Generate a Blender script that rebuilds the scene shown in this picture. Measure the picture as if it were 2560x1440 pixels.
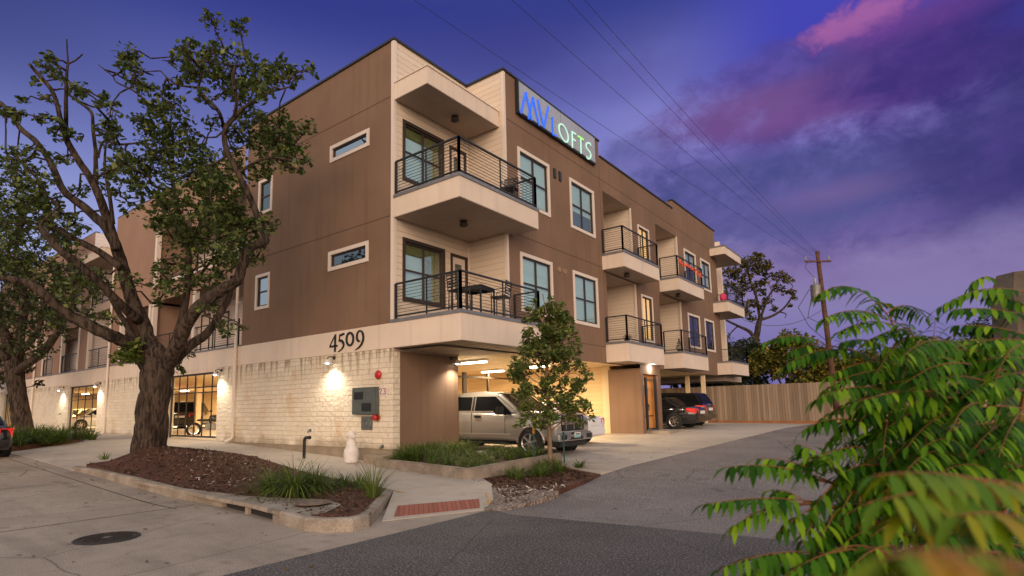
import bpy, bmesh, math, random
from mathutils import Vector, Matrix
random.seed(11)
R = math.radians
sc = bpy.context.scene
C = sc.collection
for o in list(bpy.data.objects): bpy.data.objects.remove(o, do_unlink=True)

# ------------------------------------------------------------------ camera
CAM = Vector((11.894, -10.894, 1.112))
YAW, PITCH, ROLL, FPX, PPX, PPY = 0.67562, 0.12500, -0.01668, 1421.3, -78.4, 120.4
fw = Vector((-math.sin(YAW)*math.cos(PITCH), math.cos(YAW)*math.cos(PITCH), math.sin(PITCH)))
rt0 = Vector((math.cos(YAW), math.sin(YAW), 0)); up0 = rt0.cross(fw)
RT = rt0*math.cos(ROLL)+up0*math.sin(ROLL); UP = up0*math.cos(ROLL)-rt0*math.sin(ROLL)
cam = bpy.data.cameras.new('camera'); camo = bpy.data.objects.new('camera', cam); C.objects.link(camo)
m = Matrix((RT, UP, -fw)).transposed().to_4x4(); m.translation = CAM
camo.matrix_world = m
cam.sensor_width = 36; cam.lens = FPX/2560*36
cam.shift_x = -PPX/2560; cam.shift_y = PPY/2560
cam.clip_start = 0.05; cam.clip_end = 3000
cam.dof.use_dof = True; cam.dof.focus_distance = 16.5; cam.dof.aperture_fstop = 2.8
sc.camera = camo

# ------------------------------------------------------------------ light
SUN_AZ = Vector((0.72, -0.85, 0)).normalized()        # the west, behind the photographer
SUN_EL = R(7)
sun = bpy.data.lights.new('sun', 'SUN'); suno = bpy.data.objects.new('sun', sun); C.objects.link(suno)
sd = Vector((SUN_AZ.x*math.cos(SUN_EL), SUN_AZ.y*math.cos(SUN_EL), math.sin(SUN_EL)))
suno.rotation_euler = sd.to_track_quat('Z', 'Y').to_euler()
sun.energy = 2.35; sun.angle = R(50); sun.color = (1.0, 0.80, 0.62)
sc.view_settings.view_transform = 'Standard'; sc.view_settings.look = 'None'
sc.view_settings.exposure = 0.0; sc.view_settings.gamma = 1.0; sc.view_settings.use_curve_mapping = False
sc.cycles.use_denoising = True; sc.cycles.max_bounces = 6; sc.cycles.transparent_max_bounces = 12
sc.cycles.caustics_reflective = False; sc.cycles.caustics_refractive = False
sc.cycles.sample_clamp_indirect = 4.0

class NX:
    """tiny expression helper for scalar shader maths"""
    nt = None
    def __init__(s, sock): s.s = sock
    @staticmethod
    def op(o, *a):
        n = NX.nt.nodes.new('ShaderNodeMath'); n.operation = o
        for i, v in enumerate(a):
            if isinstance(v, NX): NX.nt.links.new(v.s, n.inputs[i])
            else: n.inputs[i].default_value = v
        return NX(n.outputs[0])
    def __add__(s, o): return NX.op('ADD', s, o)
    __radd__ = __add__
    def __sub__(s, o): return NX.op('SUBTRACT', s, o)
    def __rsub__(s, o): return NX.op('SUBTRACT', o, s)
    def __mul__(s, o): return NX.op('MULTIPLY', s, o)
    __rmul__ = __mul__
    def __truediv__(s, o): return NX.op('DIVIDE', s, o)
def smooth(x, a, b):
    n = NX.nt.nodes.new('ShaderNodeMapRange'); n.interpolation_type = 'SMOOTHSTEP'
    NX.nt.links.new(x.s, n.inputs[0]); n.inputs[1].default_value = a; n.inputs[2].default_value = b
    return NX(n.outputs[0])
def mixc(f, a, b):
    n = NX.nt.nodes.new('ShaderNodeMix'); n.data_type = 'RGBA'
    for i, v in ((0, f), (6, a), (7, b)):
        if isinstance(v, NX): NX.nt.links.new(v.s, n.inputs[i])
        elif isinstance(v, bpy.types.NodeSocket): NX.nt.links.new(v, n.inputs[i])
        else: n.inputs[i].default_value = v if i == 0 else (*v, 1)
    return n.outputs[2]
def srgb(r, g, b):
    f = lambda c: c/255/12.92 if c/255 <= .04045 else ((c/255+.055)/1.055)**2.4
    return (f(r), f(g), f(b))

world = bpy.data.worlds.new('World'); sc.world = world; world.use_nodes = True
nt = world.node_tree; nt.nodes.clear(); NX.nt = nt
tc = nt.nodes.new('ShaderNodeTexCoord')
def dot(v):
    n = nt.nodes.new('ShaderNodeVectorMath'); n.operation = 'DOT_PRODUCT'
    nt.links.new(tc.outputs['Generated'], n.inputs[0]); n.inputs[1].default_value = v
    return NX(n.outputs['Value'])
def wnoise(scale, det, off, stretch=(1, 1, 1), dist=0.0, rough=.55):
    mp = nt.nodes.new('ShaderNodeMapping'); mp.inputs['Location'].default_value = off; mp.inputs['Scale'].default_value = stretch
    nt.links.new(tc.outputs['Generated'], mp.inputs[0])
    n = nt.nodes.new('ShaderNodeTexNoise'); n.inputs['Scale'].default_value = scale; n.inputs['Detail'].default_value = det
    n.inputs['Roughness'].default_value = rough; n.inputs['Distortion'].default_value = dist
    nt.links.new(mp.outputs[0], n.inputs[0]); return NX(n.outputs[0])
Fh = Vector((-math.sin(YAW), math.cos(YAW), 0)); Rh = Vector((math.cos(YAW), math.sin(YAW), 0))
z = dot((0, 0, 1)); a = dot(Rh); f = dot(Fh)
n1 = wnoise(4.0, 9, (0, 0, 0), (1, 1, 1.7), .15, .6); n2 = wnoise(9, 9, (5, 3, 1), (1, 1, 1.5), .3, .62); n3 = wnoise(2.0, 4, (2, 8, 4))
n4 = wnoise(22, 8, (1, 4, 9), (1, 1, 1.4), .4, .65)
zz = z+(n1-.5)*.10; aa = a+(n3-.5)*.14
# clear dusk sky, blue deepening overhead
def blob(ca, cz, ra, rz, soft, k1=.30, k2=.16, k4=.10):
    da = (a-ca)/ra; dz = (z-cz)/rz
    d = NX.op('SQRT', da*da+dz*dz)+(n1-.5)*(k1*6)+(n2-.5)*(k2*8)+(n4-.5)*(k4*5)
    return smooth(d, 1.0+soft, 1.0-soft)
c = mixc(smooth(z, .22, .40), srgb(160, 167, 218), srgb(118, 126, 190))
c = mixc(smooth(z, .36, .49), c, srgb(92, 98, 168))
c = mixc(smooth(z, .46, .60), c, srgb(50, 57, 136))
c = mixc(smooth(a, -.36, -.70)*smooth(z, .32, .52)*.75, c, srgb(36, 46, 106))
c = mixc(smooth(a, .02, .30)*smooth(z, .62, .40)*smooth(z, .2, .36)*.8, c, srgb(136, 132, 206))
c = mixc(smooth(a, .25, .45)*smooth(z, .42, .50), c, srgb(66, 66, 176))
c = mixc(smooth(a, .15, .35)*smooth(z, .34, .22), c, srgb(134, 122, 172))
c = mixc(smooth(a, .2, .4)*smooth(z, .17, .06), c, srgb(114, 106, 170))
# wisps of faint grey cloud over the roof
c = mixc(blob(.06, .55, .17, .040, .7)*.45, c, srgb(64, 60, 130))
c = mixc(blob(.20, .505, .13, .026, .7)*.40, c, srgb(84, 78, 156))
# pale rose glow low on the right
c = mixc(blob(.47, .225, .20, .045, .8, .2, .2)*.55, c, srgb(132, 108, 164))
# the low grey-violet bank
tex = smooth(n2*.6+n4*.4, .36, .64)
c = mixc(blob(.58, .29, .20, .090, .5)*.85, c, mixc(tex, srgb(74, 62, 126), srgb(98, 82, 150)))
c = mixc(blob(.268, .372, .066, .060, .30, .12, .12, .12)*.85, c, mixc(tex, srgb(88, 90, 150), srgb(110, 106, 168)))
c = mixc(blob(.41, .322, .20, .078, .28, .20, .14, .12)*.95, c, mixc(tex, srgb(68, 70, 132), srgb(94, 88, 152)))
c = mixc(blob(.37, .25, .16, .035, .8)*.5, c, srgb(96, 90, 150))
c = mixc(blob(.51, .303, .06, .013, .9, .16, .45, .5)*.35, c, srgb(132, 100, 152))
c = mixc(blob(.62, .18, .17, .03, .8)*.5, c, srgb(126, 106, 160))
# lavender gap
c = mixc(blob(.46, .390, .16, .016, .9)*.5, c, srgb(120, 104, 186))
# the big violet cloud with rose edges
big = blob(.525, .440, .20, .058, .35, .17, .14, .14)
c = mixc(big*.95, c, mixc(tex, srgb(72, 58, 126), srgb(98, 70, 136)))
c = mixc(blob(.415, .438, .10, .028, .9, .16, .30, .3)*.5, c, srgb(128, 80, 140))
c = mixc(blob(.49, .412, .10, .016, .8, .2, .18, .14)*.45, c, srgb(126, 76, 144))
c = mixc(blob(.435, .480, .07, .022, .5, .14, .14, .14)*.75, c, mixc(tex, srgb(70, 64, 146), srgb(98, 80, 160)))
c = mixc(blob(.595, .435, .095, .060, .7, .2, .18, .14)*.9, c, mixc(tex, srgb(52, 38, 114), srgb(74, 50, 130)))
c = mixc(smooth(a+(n1-.5)*.30+(n4-.5)*.10, .585, .695)*smooth(z, .19, .30)*.95, c, mixc(tex, srgb(38, 36, 98), srgb(54, 46, 116)))
c = mixc(smooth(a+(n1-.5)*.2, .53, .62)*smooth(z, .20, .30)*smooth(z, .40, .34)*.7, c, mixc(tex, srgb(56, 46, 112), srgb(76, 60, 132)))
c = mixc(blob(.525, .503, .050, .020, .6, .12, .40, .7)*.8, c, srgb(124, 72, 150))
c = mixc(blob(.512, .504, .036, .013, .7, .14, .45, .8)*.7, c, srgb(170, 100, 162))
c = mixc(blob(.570, .482, .06, .014, .8, .2, .2, .2)*.5, c, srgb(104, 60, 144))
c = mixc(smooth(a+(n2-.5)*.06, .60, .68)*smooth(z, .425, .455)*.9, c, srgb(46, 50, 142))
# overhead and behind the photographer: pale afterglow over the sunset
c = mixc(smooth(z, .60, .85), c, srgb(150, 142, 158))
c = mixc(smooth(f, .56, .28), c, srgb(186, 196, 206))
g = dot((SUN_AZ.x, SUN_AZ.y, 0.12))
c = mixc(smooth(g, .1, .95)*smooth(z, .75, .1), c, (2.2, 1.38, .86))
c = mixc(smooth(z, .0, -.06), c, (.10, .09, .085))
sky = nt.nodes.new('ShaderNodeTexSky'); sky.sky_type = 'NISHITA'; sky.sun_disc = False
sky.sun_elevation = SUN_EL; sky.sun_rotation = math.atan2(SUN_AZ.x, SUN_AZ.y)
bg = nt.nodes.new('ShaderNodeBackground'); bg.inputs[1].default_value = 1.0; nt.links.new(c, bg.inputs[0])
bg2 = nt.nodes.new('ShaderNodeBackground'); bg2.inputs[1].default_value = 0.004; nt.links.new(sky.outputs[0], bg2.inputs[0])
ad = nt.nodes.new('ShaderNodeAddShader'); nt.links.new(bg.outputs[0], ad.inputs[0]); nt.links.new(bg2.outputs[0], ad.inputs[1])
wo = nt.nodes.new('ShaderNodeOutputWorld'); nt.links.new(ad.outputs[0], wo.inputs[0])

# ------------------------------------------------------------------ surveying: the photo's sight lines meet real planes
def ray(px, py): return fw+RT*((px-1280-PPX)/FPX)-UP*((py-720-PPY)/FPX)
def onz(px, py, z): d = ray(px, py); return CAM+d*((z-CAM.z)/d.z)
def onx(px, py, x): d = ray(px, py); return CAM+d*((x-CAM.x)/d.x)
def ony(px, py, y): d = ray(px, py); return CAM+d*((y-CAM.y)/d.y)
def far(px, py, t): return CAM+ray(px, py)*t          # t metres along the view axis
def cl(v, a, b): return max(a, min(b, v))
def G(x, y):                                           # level of pavements and yard
    return min(.12, -.40+.040*cl(-x, 0, 10)+.010*cl(-x-10, 0, 14)+.028*cl(y, 0, 16))
def RD(x, y):                                          # level of the carriageways
    return G(x, y)-.15*cl(1-(y+2)/4, 0, 1)
def ong(px, py, off=0.0, fn=G):
    zz = -.3
    for i in range(40):
        w = onz(px, py, zz); zz = .5*zz+.5*(fn(w.x, w.y)+off)
    return onz(px, py, zz)

# ------------------------------------------------------------------ materials
def mat(name, col=(.5, .5, .5), rough=.6, metal=0.0, var=0.0, vscale=3.0, bump=0.0, bscale=60.0, bdist=.01, emit=None, estr=0.0, spec=.5, var2=None, coat=0.0, streak=0.0):
    m = bpy.data.materials.new(name); m.use_nodes = True; nt = m.node_tree; b = nt.nodes['Principled BSDF']
    b.inputs['Base Color'].default_value = (*col, 1); b.inputs['Roughness'].default_value = rough; b.inputs['Metallic'].default_value = metal
    b.inputs['Specular IOR Level'].default_value = spec; b.inputs['Coat Weight'].default_value = coat
    t = nt.nodes.new('ShaderNodeTexCoord')
    if var:
        n = nt.nodes.new('ShaderNodeTexNoise'); n.inputs['Scale'].default_value = vscale; n.inputs['Detail'].default_value = 7
        nt.links.new(t.outputs['Object'], n.inputs[0])
        r = nt.nodes.new('ShaderNodeValToRGB'); r.color_ramp.elements[0].position = .3; r.color_ramp.elements[1].position = .7
        lo = tuple(k*(1-var) for k in col); hi = var2 or tuple(min(1, k*(1+var)) for k in col)
        r.color_ramp.elements[0].color = (*lo, 1); r.color_ramp.elements[1].color = (*hi, 1)
        nt.links.new(n.outputs[0], r.inputs[0]); last = r.outputs[0]
        if streak:
            NX.nt = nt; mp = nt.nodes.new('ShaderNodeMapping'); mp.inputs['Scale'].default_value = (4.5, 4.5, .22); nt.links.new(t.outputs['Object'], mp.inputs[0])
            n5 = nt.nodes.new('ShaderNodeTexNoise'); n5.inputs['Scale'].default_value = 1.0; n5.inputs['Detail'].default_value = 6; nt.links.new(mp.outputs[0], n5.inputs[0])
            last = mixc(smooth(NX(n5.outputs[0]), .52, .72)*streak, last, tuple(k*.62 for k in col))
        nt.links.new(last, b.inputs['Base Color'])
    if bump:
        n = nt.nodes.new('ShaderNodeTexNoise'); n.inputs['Scale'].default_value = bscale; n.inputs['Detail'].default_value = 4
        nt.links.new(t.outputs['Object'], n.inputs[0])
        bp = nt.nodes.new('ShaderNodeBump'); bp.inputs['Strength'].default_value = bump; bp.inputs['Distance'].default_value = bdist
        nt.links.new(n.outputs[0], bp.inputs['Height']); nt.links.new(bp.outputs[0], b.inputs['Normal'])
    if emit: b.inputs['Emission Color'].default_value = (*emit, 1); b.inputs['Emission Strength'].default_value = estr
    return m
def leafmat(name, cols, trans=.35, rough=.55, spec=.3):
    m = bpy.data.materials.new(name); m.use_nodes = True; nt = m.node_tree; nt.nodes.clear()
    g = nt.nodes.new('ShaderNodeNewGeometry'); r = nt.nodes.new('ShaderNodeValToRGB')
    el = r.color_ramp.elements
    for i, (p, cc) in enumerate(cols):
        e = el[i] if i < 2 else el.new(p)
        e.position = p; e.color = (*cc, 1)
    nt.links.new(g.outputs['Random Per Island'], r.inputs[0])
    p = nt.nodes.new('ShaderNodeBsdfPrincipled'); p.inputs['Roughness'].default_value = rough; p.inputs['Specular IOR Level'].default_value = spec
    tr = nt.nodes.new('ShaderNodeBsdfTranslucent'); mx = nt.nodes.new('ShaderNodeMixShader'); mx.inputs[0].default_value = trans
    out = nt.nodes.new('ShaderNodeOutputMaterial')
    nt.links.new(r.outputs[0], p.inputs['Base Color']); nt.links.new(r.outputs[0], tr.inputs[0])
    nt.links.new(p.outputs[0], mx.inputs[1]); nt.links.new(tr.outputs[0], mx.inputs[2]); nt.links.new(mx.outputs[0], out.inputs[0])
    return m
def glassmat(name, tint, refl, rough=.03):
    m = bpy.data.materials.new(name); m.use_nodes = True; nt = m.node_tree; nt.nodes.clear()
    t = nt.nodes.new('ShaderNodeBsdfTransparent'); t.inputs[0].default_value = (*tint, 1)
    g = nt.nodes.new('ShaderNodeBsdfGlossy'); g.inputs['Roughness'].default_value = rough; g.inputs[0].default_value = (.85, .93, 1, 1)
    fr = nt.nodes.new('ShaderNodeLayerWeight'); fr.inputs[0].default_value = .25
    mr = nt.nodes.new('ShaderNodeMapRange'); mr.inputs[3].default_value = refl; mr.inputs[4].default_value = .55
    nt.links.new(fr.outputs['Fresnel'], mr.inputs[0])
    mx = nt.nodes.new('ShaderNodeMixShader'); nt.links.new(mr.outputs[0], mx.inputs[0])
    out = nt.nodes.new('ShaderNodeOutputMaterial')
    nt.links.new(t.outputs[0], mx.inputs[1]); nt.links.new(g.outputs[0], mx.inputs[2]); nt.links.new(mx.outputs[0], out.inputs[0])
    return m
def stonemat():
    m = bpy.data.materials.new('split_limestone'); m.use_nodes = True; nt = m.node_tree; b = nt.nodes['Principled BSDF']
    t = nt.nodes.new('ShaderNodeTexCoord'); sx = nt.nodes.new('ShaderNodeSeparateXYZ'); nt.links.new(t.outputs['Object'], sx.inputs[0])
    nz = nt.nodes.new('ShaderNodeTexNoise'); nz.inputs['Scale'].default_value = 3.6; nz.inputs['Detail'].default_value = 5; nt.links.new(t.outputs['Object'], nz.inputs[0])
    NX.nt = nt
    wob = (NX(nz.outputs[0])-.5)*.22
    cx = nt.nodes.new('ShaderNodeCombineXYZ'); nt.links.new((NX(sx.outputs[0])+NX(sx.outputs[1])+wob).s, cx.inputs[0]); nt.links.new((NX(sx.outputs[2])+wob*.16).s, cx.inputs[1])
    br = nt.nodes.new('ShaderNodeTexBrick'); nt.links.new(cx.outputs[0], br.inputs[0])
    br.offset = .43; br.offset_frequency = 2; br.squash = .7; br.squash_frequency = 3
    br.inputs['Scale'].default_value = 1.0; br.inputs['Brick Width'].default_value = .44; br.inputs['Row Height'].default_value = .152
    br.inputs['Mortar Size'].default_value = .010; br.inputs['Mortar Smooth'].default_value = .9; br.inputs['Bias'].default_value = .0
    br.inputs['Color1'].default_value = (.70, .62, .49, 1); br.inputs['Color2'].default_value = (.77, .69, .57, 1); br.inputs['Mortar'].default_value = (.60, .51, .40, 1)
    # rust and damp weathering, own shape
    n2 = nt.nodes.new('ShaderNodeTexNoise'); n2.inputs['Scale'].default_value = 1.1; n2.inputs['Detail'].default_value = 8; nt.links.new(t.outputs['Object'], n2.inputs[0])
    c1 = mixc(smooth(NX(n2.outputs[0]), .55, .75)*.5, br.outputs[0], (.62, .40, .21))
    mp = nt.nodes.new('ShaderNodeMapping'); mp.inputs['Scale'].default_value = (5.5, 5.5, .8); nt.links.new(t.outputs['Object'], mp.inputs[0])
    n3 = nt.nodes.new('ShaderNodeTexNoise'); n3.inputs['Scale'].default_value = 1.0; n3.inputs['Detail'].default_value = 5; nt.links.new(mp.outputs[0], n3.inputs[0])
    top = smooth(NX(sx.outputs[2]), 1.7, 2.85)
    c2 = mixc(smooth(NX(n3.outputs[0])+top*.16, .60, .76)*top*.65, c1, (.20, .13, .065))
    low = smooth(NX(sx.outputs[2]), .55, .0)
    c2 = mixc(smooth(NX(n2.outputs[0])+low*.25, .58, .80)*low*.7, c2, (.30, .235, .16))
    nt.links.new(c2, b.inputs['Base Color']); b.inputs['Roughness'].default_value = .85; b.inputs['Specular IOR Level'].default_value = .2
    n4 = nt.nodes.new('ShaderNodeTexNoise'); n4.inputs['Scale'].default_value = 9; n4.inputs['Detail'].default_value = 5; nt.links.new(t.outputs['Object'], n4.inputs[0])
    h = NX(br.outputs['Fac'])*-.7+NX(n4.outputs[0])*1.9
    bp = nt.nodes.new('ShaderNodeBump'); bp.inputs['Strength'].default_value = .7; bp.inputs['Distance'].default_value = .03
    nt.links.new(h.s, bp.inputs['Height']); nt.links.new(bp.outputs[0], b.inputs['Normal'])
    return m
def linemat(name, col, axis='Z', pitch=.18, depth=.008, dark=.5, rough=.6, frac=.06, var=.06, var2=None):
    """lap siding, board fences: a joint every `pitch` metres along an axis, from bump and a darker colour line in the joint"""
    m = bpy.data.materials.new(name); m.use_nodes = True; nt = m.node_tree; b = nt.nodes['Principled BSDF']; NX.nt = nt
    t = nt.nodes.new('ShaderNodeTexCoord'); sx = nt.nodes.new('ShaderNodeSeparateXYZ'); nt.links.new(t.outputs['Object'], sx.inputs[0])
    if axis == 'XY': v = NX(sx.outputs[0])+NX(sx.outputs[1])
    else: v = NX(sx.outputs['XYZ'.index(axis)])
    q = v/pitch; fr = NX.op('FRACT', q); cell = NX.op('FLOOR', q)
    wn = nt.nodes.new('ShaderNodeTexWhiteNoise'); wn.noise_dimensions = '1D'; nt.links.new(cell.s, wn.inputs['W'])
    nz = nt.nodes.new('ShaderNodeTexNoise'); nz.inputs['Scale'].default_value = 4; nz.inputs['Detail'].default_value = 6
    mp = nt.nodes.new('ShaderNodeMapping'); mp.inputs['Scale'].default_value = (1, 1, .25) if axis == 'XY' else (.3, .3, 1)
    nt.links.new(t.outputs['Object'], mp.inputs[0]); nt.links.new(mp.outputs[0], nz.inputs[0])
    k = NX(wn.outputs[0])*.6+NX(nz.outputs[0])*.4
    cc = mixc(k, tuple(x*(1-var) for x in col), var2 or tuple(min(1, x*(1+var)) for x in col))
    joint = smooth(fr, frac, 0.0)
    cc = mixc(joint*dark, cc, tuple(x*.25 for x in col))
    nt.links.new(cc, b.inputs['Base Color']); b.inputs['Roughness'].default_value = rough; b.inputs['Specular IOR Level'].default_value = .25
    bp = nt.nodes.new('ShaderNodeBump'); bp.inputs['Strength'].default_value = .8; bp.inputs['Distance'].default_value = depth
    h = (fr*-.6 if axis == 'Z' else fr*0.0)-joint
    nt.links.new(h.s, bp.inputs['Height']); nt.links.new(bp.outputs[0], b.inputs['Normal'])
    return m
def pavemat(name, col, col2, rough=.85, speck=0.0, sscale=220, vs=.6, cracks=0.0, bump=.25, streak=None, stain=0.0):
    m = bpy.data.materials.new(name); m.use_nodes = True; nt = m.node_tree; b = nt.nodes['Principled BSDF']; NX.nt = nt
    t = nt.nodes.new('ShaderNodeTexCoord')
    def nz(s, d=6, st=(1, 1, 1), out=0):
        mp = nt.nodes.new('ShaderNodeMapping'); mp.inputs['Scale'].default_value = st; nt.links.new(t.outputs['Object'], mp.inputs[0])
        n = nt.nodes.new('ShaderNodeTexNoise'); n.inputs['Scale'].default_value = s; n.inputs['Detail'].default_value = d; nt.links.new(mp.outputs[0], n.inputs[0]); return NX(n.outputs[0])
    cc = mixc(smooth(nz(vs, 8), .3, .7), col, col2)
    cc = mixc(smooth(nz(vs*9, 5), .45, .75)*.35, cc, tuple(x*.7 for x in col))
    if streak: cc = mixc(smooth(nz(1.0, 5, streak), .52, .72)*.35, cc, tuple(x*.6 for x in col))
    if stain: cc = mixc(smooth(nz(1.7, 3), .64, .72)*stain, cc, tuple(x*.45 for x in col)); cc = mixc(smooth(nz(.28, 6), .52, .60)*stain*.6, cc, tuple(min(1, x*1.35) for x in col))
    fine = nz(sscale, 2)
    if speck: cc = mixc(smooth(fine, .55, .68)*speck, cc, tuple(min(1, x*2.6+.05) for x in col)); cc = mixc(smooth(fine, .45, .33)*speck, cc, tuple(x*.35 for x in col))
    if cracks:
        v = nt.nodes.new('ShaderNodeTexVoronoi'); v.feature = 'DISTANCE_TO_EDGE'; v.inputs['Scale'].default_value = .35
        mp = nt.nodes.new('ShaderNodeMixRGB'); mp.inputs[0].default_value = .12; nt.links.new(t.outputs['Object'], mp.inputs[1])
        n = nt.nodes.new('ShaderNodeTexNoise'); n.inputs['Scale'].default_value = 1.5; n.inputs['Detail'].default_value = 6; nt.links.new(t.outputs['Object'], n.inputs[0]); nt.links.new(n.outputs[1], mp.inputs[2])
        nt.links.new(mp.outputs[0], v.inputs[0])
        cc = mixc(smooth(NX(v.outputs[0]), .006, .0)*cracks, cc, tuple(x*.3 for x in col))
    nt.links.new(cc, b.inputs['Base Color']); b.inputs['Roughness'].default_value = rough; b.inputs['Specular IOR Level'].default_value = .25
    bp = nt.nodes.new('ShaderNodeBump'); bp.inputs['Strength'].default_value = bump; bp.inputs['Distance'].default_value = .01
    nt.links.new(fine.s, bp.inputs['Height']); nt.links.new(bp.outputs[0], b.inputs['Normal'])
    return m
def barkmat():
    m = bpy.data.materials.new('oak_bark'); m.use_nodes = True; nt = m.node_tree; b = nt.nodes['Principled BSDF']; NX.nt = nt
    t = nt.nodes.new('ShaderNodeTexCoord')
    def nz(s, d, st):
        mp = nt.nodes.new('ShaderNodeMapping'); mp.inputs['Scale'].default_value = st; nt.links.new(t.outputs['Object'], mp.inputs[0])
        n = nt.nodes.new('ShaderNodeTexNoise'); n.inputs['Scale'].default_value = s; n.inputs['Detail'].default_value = d; n.inputs['Distortion'].default_value = .6; nt.links.new(mp.outputs[0], n.inputs[0]); return NX(n.outputs[0])
    fur = nz(11, 5, (1, 1, .22)); fine = nz(40, 4, (1, 1, .5)); big = nz(1.4, 4, (1, 1, 1))
    cc = mixc(smooth(fur, .35, .62), (.018, .014, .012), (.088, .064, .050)); cc = mixc(smooth(big, .5, .7)*.5, cc, (.05, .040, .034)); cc = mixc(smooth(fine, .55, .75)*.4, cc, (.13, .10, .08))
    nt.links.new(cc, b.inputs['Base Color']); b.inputs['Roughness'].default_value = .95; b.inputs['Specular IOR Level'].default_value = .15
    bp = nt.nodes.new('ShaderNodeBump'); bp.inputs['Strength'].default_value = 1.0; bp.inputs['Distance'].default_value = .05
    nt.links.new((fur*1.0+fine*.25).s, bp.inputs['Height']); nt.links.new(bp.outputs[0], b.inputs['Normal']); return m
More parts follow.
